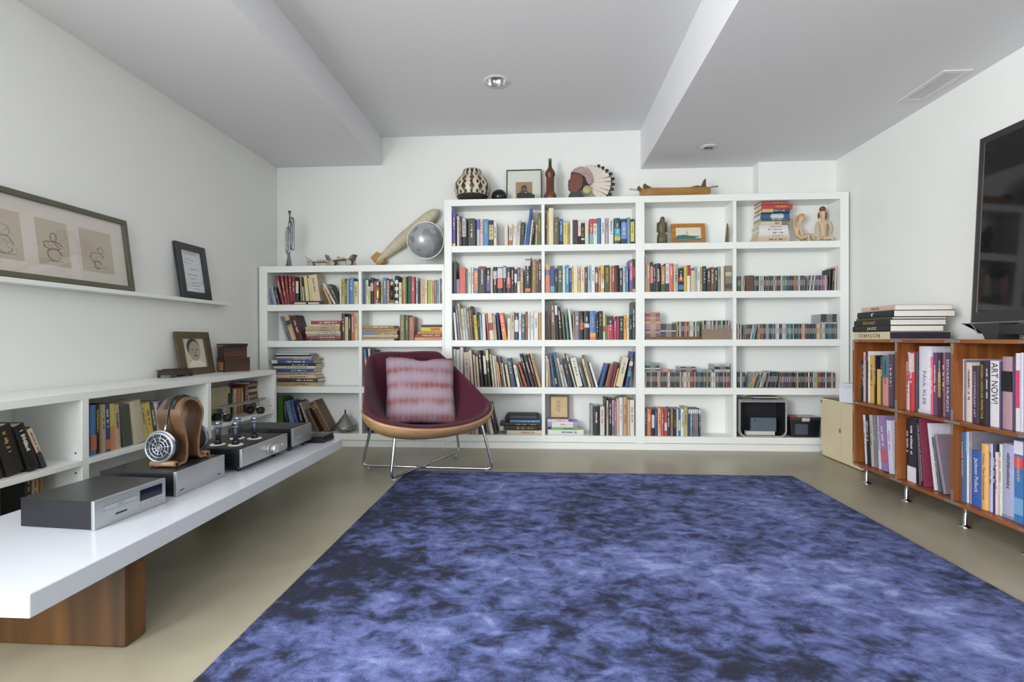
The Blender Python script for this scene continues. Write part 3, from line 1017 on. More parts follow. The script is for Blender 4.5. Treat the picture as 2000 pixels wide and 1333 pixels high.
# boxed games with lettering
def XB(zx): return P(490 + zx / 4.4425, 640, Y=4.072).x
def game(x0, x1, z0, z1, col, label, lines, edge=None):
    xb = min(XB(x1), -.8325)
    o = box('game_box', XB(x0), xb, 4.072, 4.21, z0, z1, mat('card_' + col, col, .55, vary=.08), bevel=.0012)
    tag(o, label, 'game box', 'boxed games')
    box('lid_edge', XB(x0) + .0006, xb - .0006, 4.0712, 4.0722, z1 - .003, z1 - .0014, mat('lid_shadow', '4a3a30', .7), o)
    for (s, xc, zc, w, h, mt) in lines:
        lettering(s, mt, o, (xc, 4.0706, zc), (PI / 2, 0, 0), w, h)
    return o
z0 = SHZ_L[1] + .0005
xm = (XB(1380) - .832) / 2
game(1420, 1680, z0, z0 + .028, 'c8a070', 'tan game box at the bottom of the game pile, red lettering', [('Championship Fight Game', -.915, z0 + .013, .15, .012, INK_R)])
game(1425, 1680, z0 + .029, z0 + .054, 'a03830', 'dark red magic set box in the game pile', [('MAGIC SET', -.925, z0 + .042, .15, .016, INK_L)])
game(1445, 1680, z0 + .055, z0 + .074, 'b89858', 'straw coloured box under the yellow game box', [])
game(1478, 1680, z0 + .075, z0 + .112, 'd8c038', 'yellow game box with a red bar, second from top', [])
game(1478, 1676, z0 + .113, z0 + .131, '3a4038', 'dark game box on top of the game pile', [])
b = box('red_bar', XB(1560), XB(1640), 4.0705, 4.0715, z0 + .082, z0 + .104, mat('game_red', 'c05a30', .5), bpy.data.objects['game_box.003'])
# third shelf: papers and portfolios lying flat
flat_stack('''226 560 34 c8a068
226 575 32 4a4a48
224 560 28 d8c8a0
226 545 22 c8a878
222 540 32 2a5498
196 560 22 d8d0b8
186 560 20 34302c
170 545 30 1f4f98 e0e0e0 0.02 0.16
190 560 16 8a6a48
214 520 14 c8c8d0
206 520 12 2c2c30
212 500 12 e0e0e4''', *ZB, SHZ_L[2], f"tall stack, {LT} third shelf", 'flat books in the low bookcase', depth=.15)
row('''998 1020 460 -34 4a78a8 d86040 0.55 0.75
1030 1050 450 -22 d8d0c8
1068 1090 465 -20 3a3438''', *ZB, SHZ_L[2], f"{LT} right bay, third shelf", G, xmin=LB[0] + .004, xmax=LB[1])
row('''232 272 868 0 4a8a30
296 326 885 -40 2a2a38
352 394 900 -62 5a98c8
398 424 905 -66 2a4f98
446 474 905 -66 2a2f38
496 518 915 -92 c0a898
560 592 975 -100 5a4030
640 700 900 -150 6a4a28 b09050 0.86 0.89 b09050 0.78 0.81''', *ZB, SHZ_L[3], f"{LT} left bay, bottom shelf", G, xmin=LA[0], xmax=LA[1])
row('''1010 1046 955 -22 22242a
1080 1104 1000 -30 7a3a38
1120 1140 1010 -24 2a3a50''', *ZB, SHZ_L[3], f"{LT} right bay, bottom shelf", G, xmin=LB[0], xmax=LB[1])
flat_stack('''1150 1330 30 8a4a38
1160 1320 22 3a3a48''', *ZB, SHZ_L[3], "pile under the chair's left arm", 'flat books in the low bookcase')
# board game standing low in front of the top-shelf books
xa, xb = P(569, 590, Y=4.06).x, P(632, 590, Y=4.06).x
bg2 = box('domino_box', xa, xb, 4.054, 4.066, SHZ_L[0] + .0005, SHZ_L[0] + .030, mat('domino_black', '26261f', .5), bevel=.001)
tag(bg2, 'narrow black box with cream labels before the top shelf books', 'box')
for k in range(2): box('label_strip', xa + .03 + k * .12, xa + .13 + k * .115, 4.0530, 4.0541, SHZ_L[0] + .005, SHZ_L[0] + .018, mat('cream_label', 'd8cca8', .6), bg2)
# two slim pens standing on little bases
def pen(px, base_col, body_col, label):
    x = P(px, 590, Y=4.063).x; z = SHZ_L[0]
    t = thing('model_rocket', label, 'ornament', (x, 4.068, z), group='slim rocket-like ornaments')
    box('base', -.02, .02, -.013, .013, .0005, .012, base_col, t, bevel=.002)
    ch = mat('ornament_chrome', 'c8ccc8', .18, metal=1.0)
    lathe('stem', [(.004, .0122), (.0045, .026), (.008, .034)], ch, t, 16)
    lathe('body', [(.008, .034), (.0135, .05), (.0145, .10), (.014, .15)], body_col, t, 20)
    lathe('collar', [(.0145, .15), (.0115, .172), (.010, .185), (.006, .205)], ch, t, 20)
    lathe('tip', [(.0045, .205), (.0035, .222), (.005, .226), (.002, .242)], ch, t, 16)
pen(737.8, mat('grey_base', '9aa0a0', .5), mat('brass_gold', 'c8a868', .3, metal=.8), 'gold slim rocket-shaped ornament on grey base before the books')
pen(765.3, mat('wooden_base', 'c0a070', .5), mat('black_gloss', '18181a', .2), 'black slim rocket-shaped ornament on wooden base before the books')
# spun metal cone with a dark knob on the bottom shelf
xc = P(675, 820, Y=4.14).x
ct = thing('metal_cone', 'grey spun metal cone with rounded belly and dark red knob', 'lid', (xc, 4.138, SHZ_L[3] + .002), rot=(R(2), 0, 0))
SPUN = mat('spun_aluminium', 'a8a6a0', .34, metal=.85, vary=.12, scale=8)
pr = [(.03, .004), (.07, .012), (.098, .034), (.104, .052)]
ct.scale = (.88, .88, .95)
lathe('belly', pr, SPUN, ct, 40)
k = [(.1035, .0525)]
for i in range(9):
    r0 = .098 - i * .0105; zz_ = .056 + i * .0125
    k += [(r0, zz_), (r0 - .004, zz_ + .010)]
lathe('cone', k, SPUN, ct, 40)
lathe('rim', [(.104, .050), (.1065, .0525), (.104, .055)], mat('dark_red_wood', '5a2a20', .4), ct, 40, cap=False)
lathe('knob', [(.006, .165), (.008, .175), (.007, .195), (.003, .2)], mat('dark_red_wood', '5a2a20', .4), ct, 16)
# ------------------------------------------------------------------ left wall: low white cabinet, ledge, pictures
XF = -2.07; ZCT = .675
cab = thing('wall_cabinet', 'long low white open cabinet along the left wall behind the hi-fi bench', 'cabinet', (-2.245, 2.6, 0))
def cb(n, x0, x1, y0, y1, z0, z1, bev=.002): return box(n, x0 + 2.245, x1 + 2.245, y0 - 2.6, y1 - 2.6, z0, z1, SHELF, cab, bevel=bev)
CY0, CY1 = .6, 3.715
cb('top_panel', -2.418, XF, CY0, CY1, ZCT - .035, ZCT)
CDIV = [(CY0, CY0 + .035), (1.25, 1.285), (2.09, 2.125), (2.922, 2.957), (3.68, CY1)]
for a, b_ in CDIV: cb('divider', -2.405, XF + .0008, a, b_, .04, ZCT - .035)
for (a, b_), (c_, d_) in zip(CDIV, CDIV[1:]):
    cb('shelf', -2.405, XF + .0015, b_, c_, .343, .368)
    cb('base_panel', -2.405, XF + .0015, b_, c_, .08, .105)
cb('back_panel', -2.418, -2.405, CY0, CY1, .04, ZCT - .035, 0)
cb('plinth', -2.38, XF + .03, CY0, CY1, 0, .04, .001)
HOLE = mat('dark_peg_hole', '151515', .8)
for (y, z) in ((2.0888, .40), (2.0888, .31), (3.6788, .40), (3.6788, .31)):
    lathe('peg_hole', [(.004, 0), (.0042, .0012)], HOLE, cab, 10, 'Y', (-2.10 + 2.245, y - 2.6 - .0004, z))

ledge = struct(box('trim_1', -2.419, -2.34, .9, 3.56, 1.166, 1.189, SHELF, bevel=.002))

def framed(name, label, cat, loc, rot, w, h, border, depth, fmat, mmat, glassy=True):
    """picture in local YZ plane facing +X, standing on its lower edge"""
    t = thing(name, label, cat, loc, rot=rot)
    bm = bmesh.new()
    for (y0, y1, z0, z1) in ((-w / 2, w / 2, 0, border), (-w / 2, w / 2, h - border, h)):
        o = box('frame_rail', -depth / 2, depth / 2, y0, y1, z0, z1, fmat, t, bevel=.0015)
    for (y0, y1) in ((-w / 2, -w / 2 + border), (w / 2 - border, w / 2)):
        box('frame_rail', -depth / 2, depth / 2, y0, y1, border, h - border, fmat, t, bevel=.0015)
    bm.free()
    m_ = box('mat_board', -depth / 2 + .001, -depth / 2 + .004, -w / 2 + border * .6, w / 2 - border * .6, border * .6, h - border * .6, mmat, t)
    if glassy:
        box('glass_pane', depth / 2 - .006, depth / 2 - .0045, -w / 2 + border * .8, w / 2 - border * .8, border * .8, h - border * .8, glass(), t)
    return t
PENCIL = mat('soft_pencil', '5a544c', .8)
def stroke(bm, pts, r=.0009): bm_tube(bm, pts, r, 5)
# big frame, three pencil studies
lean = math.atan2(.052, .41)
YR = 2.70; WB = .92
big = framed('framed_drawings', 'wide olive framed picture of three pencil sketches on the wall ledge', 'picture', (-2.352, YR - WB / 2, 1.1898), (0, -lean, 0), WB, .41, .026, .022,
             mat('olive_frame', '5b5a49', .45), mat('mat_board_cream', 'ddd6cc', .85, vary=.02))
box('inner_fillet', .0, .0012, -WB / 2 + .024, WB / 2 - .024, .0255, .0275, mat('dark_fillet', '2a2a2a', .4), big)
PAPER = mat('tan_sketch_paper', 'c3b7a4', .85, vary=.06, scale=6)
def yb(px): return P(px, 500, X=-2.378).y - (YR - WB / 2)
SK = [(yb(0) - .062, yb(45)), (yb(74), yb(136)), (yb(160), yb(221))]
for i, (a, b_) in enumerate(SK):
    s = box('sketch_sheet', -.0068, -.0058, a, b_, .085, .31, PAPER, big)
    bm = bmesh.new(); c_ = (a + b_) / 2; X_ = -.0052; rr = random.Random(40 + i)
    # loose plain pencil loops and hatching, no figure in particular
    blobs = [((0, .15, .036, .040), (.004, .215, .022, .026)), ((0, .14, .034, .030), (-.004, .185, .046, .020), (.002, .225, .016, .022)), ((-.006, .165, .040, .026), (.02, .205, .016, .016), (-.004, .125, .020, .022))][i]
    for (dy, cz, ry, rz) in blobs:
        for rep in range(2):
            ph = rr.uniform(0, 6)
            stroke(bm, [(X_, c_ + dy + (ry * (1 + .10 * math.sin(3 * q * .4 + ph))) * math.cos(q * PI / 12), cz + (rz * (1 + .10 * math.cos(2 * q * .5 + ph))) * math.sin(q * PI / 12)) for q in range(rr.randint(20, 25))], .0007)
    for k in range(6):
        y0 = c_ + rr.uniform(-.04, .02); z0_ = rr.uniform(.115, .23)
        stroke(bm, [(X_, y0 + .005 * q, z0_ + rr.uniform(-.001, .001) + (.004 if k % 2 else -.004) * q) for q in range(6)], .0005)
    stroke(bm, [(X_, c_ - .04 + .008 * q, .108 + .002 * math.sin(q)) for q in range(11)], .0007)
    stuffpart(finish('pencil_strokes', bm, PENCIL, s))
# small black frame with a handwritten note
lean2 = math.atan2(.055, .37)
sm = framed('framed_note', 'small black frame with a handwritten note standing on the wall ledge', 'picture', (-2.352, 3.222, 1.1898), (0, -lean2, 0), .29, .375, .0, .018,
            mat('black_frame', '25262a', .35), mat('black_mat', '2b2c30', .6)) if False else None
sm = thing('framed_note', 'small black frame with a handwritten note standing on the wall ledge', 'picture', (-2.352, 3.222, 1.1898), rot=(0, -lean2, 0))
BF = mat('black_frame', '24252a', .3); W2, H2 = .285, .375
for z in (0, H2 - .045): box('frame_rail', -.011, .011, -W2 / 2, W2 / 2, z, z + .045, BF, sm, bevel=.0015)
for y in (-W2 / 2, W2 / 2 - .045): box('frame_rail', -.011, .011, y, y + .045, .045, H2 - .045, BF, sm, bevel=.0015)
nt = box('note_sheet', -.006, -.004, -W2 / 2 + .04, W2 / 2 - .04, .04, H2 - .04, mat('note_paper', 'dfe6ea', .8, vary=.02), sm)
box('glass_pane', .004, .0055, -W2 / 2 + .044, W2 / 2 - .044, .044, H2 - .044, glass(), sm)
bm = bmesh.new(); rr = random.Random(5)
for k, (z, y0, y1) in enumerate(((.268, -.06, .03), (.245, -.065, 0), (.205, -.03, .055), (.165, -.045, .05), (.14, -.03, .045), (.112, -.02, .05), (.09, -.02, .06), (.07, -.01, .06))):
    n_ = int((y1 - y0) / .003)
    stroke(bm, [(-.0036, y0 + .003 * q, z + rr.uniform(-.006, .006)) for q in range(n_)], .0007)
stuffpart(finish('handwriting', bm, mat('pen_ink', '3a4658', .7), nt))
box('printed_heading', -.0040, -.0036, -.06, .06, .305, .308, mat('blue_rule', '5a6a80', .7), nt); box('printed_heading', -.0040, -.0036, -.06, .06, .316, .322, mat('red_heading', 'c89aa0', .7), nt)

# portrait photograph leaning on the cabinet top
lean3 = math.atan2(.05, .28)
BR = wood('dark_bronze_wood', '4a3e2c', '5f5038', 'Z', 2)
pf = thing('portrait_photo', 'sepia portrait photograph in a brown frame on the low cabinet', 'photograph', (-2.345, 3.225, ZCT + .0015), rot=(0, -lean3, 0))
Wp, Hp = .325, .292
for z in (0, Hp - .045): box('frame_rail', -.008, .008, -Wp / 2, Wp / 2, z, z + .045, BR, pf, bevel=.001)
for y in (-Wp / 2, Wp / 2 - .06): box('frame_rail', -.008, .008, y, y + .06, .045, Hp - .045, BR, pf, bevel=.001)
pp = box('photo_print', -.005, -.003, -Wp / 2 + .05, Wp / 2 - .05, .04, Hp - .04, mat('sepia_paper', 'c9c3ae', .6, vary=.05, scale=8), pf)
def disc_poly(cy, cz, ry, rz, n=20, rot=0):
    return [(cy + ry * math.cos(2 * PI * i / n) * math.cos(rot) - rz * math.sin(2 * PI * i / n) * math.sin(rot), cz + ry * math.cos(2 * PI * i / n) * math.sin(rot) + rz * math.sin(2 * PI * i / n) * math.cos(rot)) for i in range(n)]
def flat(name, poly, x, mt, par): return prism(name, poly, x, x + .0003, mt, par, axis='X')
flat('printed_tone', disc_poly(-.005, .185, .062, .062, rot=.2), -.0029, mat('photo_hair', '4a443c', .7), pp)
flat('printed_tone', disc_poly(.004, .160, .055, .068, rot=-.1), -.0025, mat('photo_face', 'a39a88', .7), pp)
flat('printed_tone', [(-.085, .046), (.085, .046), (.075, .075), (.04, .095), (-.02, .10), (-.06, .08)], -.0027, mat('photo_shirt', 'dcd7c6', .7), pp)
for (cy, cz, ry, rz) in ((-.018, .168, .010, .004), (.026, .170, .010, .004), (.008, .128, .022, .005), (.006, .150, .006, .005)):
    flat('printed_tone', disc_poly(cy, cz, ry, rz, 12), -.0021, mat('photo_dark', '5a5248', .7), pp)

# little footed metal box
BZ = mat('dark_bronze', '4a4038', .4, metal=.5)
sb = thing('footed_box', 'small dark bronze footed box in front of the portrait photograph', 'box', (-2.325, 2.985, ZCT + .0005))
for x in (-.045, .045):
    for y in (-.08, .08): box('foot', x - .006, x + .006, y - .007, y + .007, 0, .016, BZ, sb, bevel=.001)
box('body', -.05, .05, -.087, .087, .016, .044, BZ, sb, bevel=.001); box('lid', -.055, .055, -.094, .094, .0442, .048, BZ, sb, bevel=.001); box('raised_panel', -.035, .035, -.07, .07, .0482, .053, BZ, sb, bevel=.002)
# two old wooden boxes, one on the other
DW = wood('old_dark_wood', '2e1c12', '4e3020', 'Y', 3, .5)
wb1 = thing('wooden_box', 'old dark wooden box with a paper label, under the latched box', 'box', (-2.295, 3.53, ZCT + .0005), rotz=R(-33))
box('body', -.066, .066, -.088, .088, 0, .088, DW, wb1, bevel=.002); box('lid', -.067, .067, -.089, .089, .089, .104, DW, wb1, bevel=.002)
box('paper_label', -.05, .035, -.0892, -.0888, .008, .070, mat('old_label_paper', 'a07a4c', .8, vary=.15), wb1)
lathe('clasp', [(.005, 0), (.006, .003)], BZ, wb1, 12, 'X', (.066, .02, .08))
wb2 = thing('wooden_box', 'old dark wooden box with two metal latches, on top of the labelled box', 'box', (-2.305, 3.53, ZCT + .1055), rotz=R(-33))
box('body', -.058, .058, -.080, .080, 0, .076, DW, wb2, bevel=.003); box('lid', -.063, .063, -.085, .085, .077, .101, mat('dark_leather', '281a14', .4), wb2, bevel=.005)
for x in (-.03, .03): box('latch', x - .014, x + .014, -.0868, -.0852, .082, .089, mat('pale_brass', 'b8b090', .3, metal=.8), wb2); 
box('lock_plate', -.003, .003, -.0868, -.0852, .082, .09, mat('pale_brass', 'b8b090', .3, metal=.8), wb2)

# ---- paperbacks in the cabinet (spines to the room)
GC = 'paperbacks in the low cabinet'
row('''2 17 845 -16 6a4a3c
20 33 842 -18 c0a050
36 46 840 -20 2a2a24
47 58 835 -24 a8927a
60 76 832 -26 26221e
78 116 824 -30 2c231e
118 142 822 -32 1f1c1c
144 158 828 -34 3c3836 d8b898 0.40 0.98''', (-62, 0), 1.0, .368, "low cabinet bay left of the divider", GC, yspine=-2.10, face='+X', xmin=1.29, xmax=2.085, maxd=.115)
row('''179 190 792 0 3f78b0 c86a40 0.10 0.40
191 199 790 0 24241f
200 208 790 -1 b0a080
209 218 789 -2 2a3f78 c06a40 0.05 0.25
219 228 788 -2 d88848 c8c040 0.50 0.98
229 242 789 -4 c0a888
243 262 790 -6 4a5244
263 284 780 -9 c8bca0
286 294 788 -9 c8c070
295 305 785 -10 d8b838
306 314 785 -10 4a4a48
315 322 784 -10 d0c0b0
323 333 782 -11 2a4888 b03a70 0.40 0.70
334 341 782 -10 8a8a38
342 352 780 -10 e0d8cc
353 361 779 -10 8a2a28
362 372 778 -9 d8b848
374 384 777 -8 c8b8b8
386 394 776 -6 7aa048''', (0, 0), 1.0, .368, "low cabinet middle bay", GC, yspine=-2.10, face='+X', xmin=2.13, xmax=2.918, maxd=.115)
row('''447 452 757 0 d8c840 2a2a24 0.30 0.80
454 458 758 0 26241f
460 465 760 0 d0c4a8
467 472 760 0 c87038
474 478 758 0 a89a58
480 485 752 0 8a2a24''', (0, 0), 1.0, .368, "low cabinet right bay", GC, yspine=-2.20, face='+X', xmin=2.96, xmax=3.67, maxd=.115)
# book facing out, front cover to the room, and a pile of flat books beside
fc = box('facing_book', -2.232, -2.206, P(411, 780, X=-2.206).y, P(446, 780, X=-2.206).y, .3685, P(430, 756, X=-2.206).z, mat('faded_cover', 'b0a486', .7, vary=.12, scale=20), bevel=.001)
tag(fc, 'pale faded book facing out behind the skateboard', 'book')
box('page_block', -2.230, -2.208, P(412, 780, X=-2.206).y, P(446, 780, X=-2.206).y + .0006, .371, P(430, 756, X=-2.206).z - .003, PAGES, fc)
zz_ = .3685
for i, (t_, c_) in enumerate(((.03, '7a6a4c'), (.022, '2a2824'), (.026, 'c8b088'), (.02, '5a5a44'), (.022, 'a87a48'), (.02, '3a3430'), (.022, 'd0b890'), (.018, '3c3a34'), (.02, 'a08a60'), (.016, '6a3a2c'))):
    b_ = make_book(t_, .16, .12, c_, (-2.20 + rng.uniform(-.005, .005), P(487, 780, X=-2.2).y + .004, zz_ + t_ / 2), (Matrix.Rotation(PI / 2, 3, 'Z') @ Matrix.Rotation(PI / 2, 3, 'Y')).to_euler(), f"{colname(c_)} paperback lying flat, {ordinal(i)} from bottom, behind the skateboard", 'flat paperbacks in the low cabinet', title=False)
    zz_ += t_ + .0006
# papers and magazines lying in the bay under the shelf
zz_ = .1055
for i, (t_, w_, c_) in enumerate(((.03, .30, '2a2c30'), (.022, .28, '3a4048'), (.018, .30, 'd0c4ac'), (.03, .29, '5a2a20'), (.02, .26, 'c0b090'))):
    make_book(t_, w_, .2, c_, (-2.12 + rng.uniform(-.005, .005), 1.50, zz_ + t_ / 2), (Matrix.Rotation(PI / 2, 3, 'Z') @ Matrix.Rotation(PI / 2, 3, 'Y')).to_euler(), f"{colname(c_)} folder lying flat, {ordinal(i)} from bottom, under the cabinet shelf", 'folders under the cabinet shelf', title=False)
    zz_ += t_ + .0006
row('''92 104 915 0 2a2824
106 118 912 0 c0a078
120 128 910 0 8a5a20''', (-40, 0), 1.0, .1055, "under the low cabinet's shelf", GC, yspine=-2.16, face='+X', xmin=1.6, xmax=2.085, maxd=.115)

# ---- small skateboard in the right bay
sk = thing('skateboard', 'short skateboard with black wheels in the low cabinet', 'skateboard', (-2.105, 3.30, .368), rotz=R(86))
L_ = .285
deck = []
n_ = 22
for i in range(n_ + 1):
    u = -1 + 2 * i / n_; w_ = .036 * (1 - abs(u) ** 4) ** .5
    deck.append((u * L_, w_, .092 + .03 * max(0, abs(u) - .72) ** 1.0))
bm = bmesh.new()
va = [[bm.verts.new((x, s * w_, z + dz)) for (x, w_, z) in deck] for s in (1, -1) for dz in (0, .009)]
for i in range(n_):
    for (a, b_) in ((0, 2), (1, 3), (0, 1), (2, 3)): bm.faces.new((va[a][i], va[a][i + 1], va[b_][i + 1], va[b_][i]))
bmesh.ops.remove_doubles(bm, verts=bm.verts, dist=1e-6)
finish('deck', bm, mat('deck_grey', '8a8d88', .3), sk)
for x in (-.17, .17):
    tr = tube('truck', [(x, -.04, .045), (x, 0, .055), (x, .04, .045)], .009, mat('truck_metal', 'b8b8b8', .25, metal=1), sk)
    box('base_plate', x - .022, x + .022, -.02, .02, .062, .0918, mat('truck_metal', 'b8b8b8', .25, metal=1), sk)
    for y in (-.048, .032):
        lathe('wheel', [(.020, y - .014), (.026, y - .008), (.026, y + .022), (.020, y + .028)], mat('black_rubber', '1d1e20', .55), sk, 24, 'Y', (x, 0, .0265))
# ------------------------------------------------------------------ hi-fi bench and equipment
ZD = .31
bench = thing('bench_table', 'long low white bench table on a wooden slab leg carrying the hi-fi', 'table', (-1.53, 2.0, 0))
def bb(n, x0, x1, y0, y1, z0, z1, mt, bev): return box(n, x0 + 1.53, x1 + 1.53, y0 - 2.0, y1 - 2.0, z0, z1, mt, bench, bevel=bev)
bb('top_panel', -1.85, -1.208, 1.085, 2.905, .252, ZD, mat('bench_white', 'ced2d9', .2, vary=.015, scale=4), .003)
WN = wood('walnut_slab', '38220f', '60401f', 'Z', 1.4, .35)
bb('leg', -1.80, -1.228, 1.372, 1.452, 0, .2518, WN, .008)
bb('leg', -1.84, -1.74, 2.50, 2.60, 0, .2518, WN, .008)
ALU = mat('brushed_aluminium', 'b9bdc0', .32, metal=.75, vary=.04, scale=200)
BLK = mat('black_enamel', '17181d', .38, vary=.1)
BLK2 = mat('satin_black_top', '1f2024', .28, vary=.1)
def unit(name, label, cat, yc, xf, w, d, h, z0=.0, rot=0.0, front_over=.006):
    """hi-fi unit, front panel to +X; local origin at the middle of the front foot line"""
    t = thing(name, label, cat, (xf, yc, ZD), rotz=rot)
    box('body', -d, -.004, -w / 2 + .003, w / 2 - .003, z0 + .0006, z0 + h - .003, BLK, t, bevel=.002)
    box('top_cover', -d - .001, -.004, -w / 2 + .001, w / 2 - .001, z0 + h - .0028, z0 + h - .0004, BLK2, t, bevel=.0006)
    fp = box('front_panel', -.004, .008, -w / 2, w / 2, z0 + .0006, z0 + h, ALU, t, bevel=.0015)
    return t, fp
# disc player
t, fp = unit('disc_player', 'silver fronted disc player nearest the camera on the bench', 'disc player', 1.592, -1.402, .268, .268, .092, rot=R(-4.5))
x = .0085
box('display', x - .0005, x + .0006, .028, .118, .040, .078, mat('display_blue_black', '0d1020', .12), t)
box('disc_tray', x - .0005, x + .0003, -.10, .012, .052, .066, mat('brushed_light', 'c6c9cb', .3, metal=.7), t)
for z in (.0515, .066): box('tray_gap', x - .0006, x + .00045, -.105, .016, z, z + .0008, mat('dark_gap', '4a4c50', .6), t)
lettering('DISC', mat('grey_print', '6a6c70', .5), t, (x + .0009, -.045, .059), (PI / 2, 0, PI / 2), .02, .006)
for k in range(5): 
    bt = lathe('button', [(.0028, 0), (.0026, .0014)], ALU, t, 12, 'X', (x, .03 + k * .021, .021))
    box('button_mark', x - .0004, x + .0004, .0275 + k * .021, .0325 + k * .021, .029, .0305, mat('grey_print', '6a6c70', .5), t)
bm = bmesh.new()
for k in range(8): bm_box(bm, x - .0004, x + .0005, -.062 + k * .0052, -.0585 + k * .0052, .026, .032)
stuffpart(finish('model_lettering', bm, INK_D, t))
# amplifier carrying the headphone stand
t, fp = unit('amplifier', 'silver fronted amplifier carrying the wooden headphone stand', 'amplifier', 1.935, -1.402, .29, .30, .095, rot=R(0.5))
for k in range(4): lathe('indicator', [(.0018, 0), (.0015, .001)], mat('indicator_grey', '7a7e82', .4), t, 10, 'X', (.008, .0, .040 + k * .011))
for (yy, w_) in ((-.115, .025), (.105, .022)):
    bm = bmesh.new()
    for k in range(7): bm_box(bm, .0078, .0085, yy - w_ / 2 + k * w_ / 7, yy - w_ / 2 + (k + .7) * w_ / 7, .018, .022)
    stuffpart(finish('model_lettering', bm, INK_D, t))
# valve amplifier on feet
t, fp = unit('valve_amplifier', 'valve amplifier with four glass tubes and a silver volume knob', 'amplifier', 2.325, -1.355, .385, .30, .082, z0=.023, rot=R(-1))
for (xx, yy) in ((-.03, -.16), (-.03, .12), (-.27, -.16), (-.27, .16)): lathe('foot', [(.009, 0.0003), (.013, .006), (.015, .0234)], BLK, t, 16, c=(xx, yy, 0))
for k in range(3): box('side_slot', -.28, -.03, -.1912, -.1895, .038 + k * .018, .043 + k * .018, mat('slot_black', '050506', .3), t)
MESHM = mat('woven_black_top', '26262a', .5, vary=.5, scale=260)
box('grille', -.29, -.012, -.182, .182, .1048, .1062, MESHM, t)
lathe('volume_knob_ring', [(.026, 0), (.026, .004), (.023, .005)], mat('pale_aluminium', 'd4d6da', .25, metal=.8), t, 32, 'X', (.008, .03, .06))
lathe('volume_knob', [(.021, .005), (.021, .034), (.019, .037)], mat('pale_aluminium', 'd4d6da', .25, metal=.8), t, 32, 'X', (.008, .03, .06))
for k, r in enumerate((.0025, .0025, .007)): lathe('switch', [(r, 0), (r * .9, .004 + .004 * (k == 2))], mat('pale_aluminium', 'd4d6da', .25, metal=.8), t, 16, 'X', (.008, .085 + k * .024, .06))
for (yy, zz_) in ((-.185, .03), (-.185, .098), (.185, .03), (.185, .098)): lathe('screw', [(.003, 0), (.0028, .001)], mat('dark_screw', '55585c', .4, metal=1), t, 10, 'X', (.008, yy, zz_))
GL = glass('tube_glass', .02, 'e4e8f0'); CHR = mat('tube_getter_chrome', 'c8ccd4', .12, metal=1); BAK = mat('tube_base_black', '101014', .3); WR = mat('white_ring', 'd8d8d4', .4)
for (xx, yy) in ((-.165, -.108), (-.078, -.108), (-.078, .040), (-.165, .036)):
    v = lathe('valve_tube', [(.0145, .131), (.0165, .137), (.0165, .205), (.0155, .213), (.010, .219), (.002, .221)], GL, t, 24, c=(xx, yy, 0))
    lathe('tube_ring', [(.033, .1064), (.034, .108), (.031, .1105), (.022, .1105)], WR, v, 32, c=(xx, yy, 0))
    lathe('tube_base', [(.0165, .1107), (.0165, .131)], BAK, v, 24, c=(xx, yy, 0))
    lathe('getter', [(.0150, .203), (.0135, .211), (.008, .2165), (.002, .218)], CHR, v, 24, c=(xx, yy, 0))
    lathe('plate', [(.0095, .134), (.0095, .190)], mat('tube_plate', '6a6e78', .4, metal=.7), v, 8, c=(xx, yy, 0))
    lathe('mica_disc', [(.0145, .191), (.0145, .1925)], mat('mica', 'd0d4d8', .4), v, 20, c=(xx, yy, 0))
# small power unit behind
t, fp = unit('power_supply', 'small silver fronted power supply on tall feet at the bench end', 'amplifier', 2.662, -1.342, .205, .36, .095, z0=.024, rot=R(-1))
for (xx, yy) in ((-.025, -.08), (-.025, .06), (-.33, -.08), (-.33, .08)): lathe('foot', [(.008, .0003), (.012, .006), (.015, .0244)], BLK, t, 16, c=(xx, yy, 0))
for k, r in enumerate((.004, .0025, .0025)): lathe('switch', [(r, 0), (r * .9, .004)], ALU, t, 14, 'X', (.008, -.05 + k * .02, .065))
box('grille', -.35, -.012, -.095, .095, .1192, .1204, MESHM, t)
# flat black turntable weight box
t = thing('black_case', 'flat black case with a round recess at the bench end', 'case', (-1.318, 2.832, ZD), rotz=R(-3))
box('body', -.06, .06, -.066, .066, .0004, .024, BLK, t, bevel=.003); box('lid', -.058, .058, -.064, .064, .0256, .042, BLK2, t, bevel=.004)
lathe('round_recess', [(.034, .0421), (.034, .0436), (.028, .0432)], mat('blue_black_disc', '1c2036', .2), t, 28)

# ---- headphone stand: bent plywood loop, and headphones hanging on it
ZS2 = ZD + .0956
hs = thing('headphone_stand', 'bent walnut headphone stand on the amplifier', 'stand', (-1.500, 1.955, ZS2))
half = [(-.094, .009), (-.060, .007), (-.042, .014), (-.034, .035), (-.035, .09), (-.050, .15), (-.061, .20), (-.050, .238), (-.026, .257), (0, .262)]
prof = [Vector((y, z, 0)) for y, z in half] + [Vector((-y, z, 0)) for y, z in reversed(half[:-1])]
prof = spline(prof, 5)
bm = bmesh.new(); th = .0065; dx = .052
def nrm(i):
    a = prof[max(i - 1, 0)]; b_ = prof[min(i + 1, len(prof) - 1)]; d = (b_ - a).normalized(); return Vector((-d.y, d.x, 0))
rows_ = []
for i, p in enumerate(prof):
    n_ = nrm(i); zt = p.y; ww = dx * (1.0 if zt < .2 else 1 - .25 * (zt - .2) / .06)
    rows_.append([bm.verts.new((sx * ww, p.x + s * n_.x * th, p.y + s * n_.y * th)) for sx, s in ((-1, 1), (1, 1), (1, -1), (-1, -1))])
for a, b_ in zip(rows_, rows_[1:]):
    for k in range(4):
        f = bm.faces.new((a[k], a[(k + 1) % 4], b_[(k + 1) % 4], b_[k])); f.smooth = True; f.material_index = 1 if k in (1, 3) else 0
bm.faces.new(rows_[0]); bm.faces.new(rows_[-1])
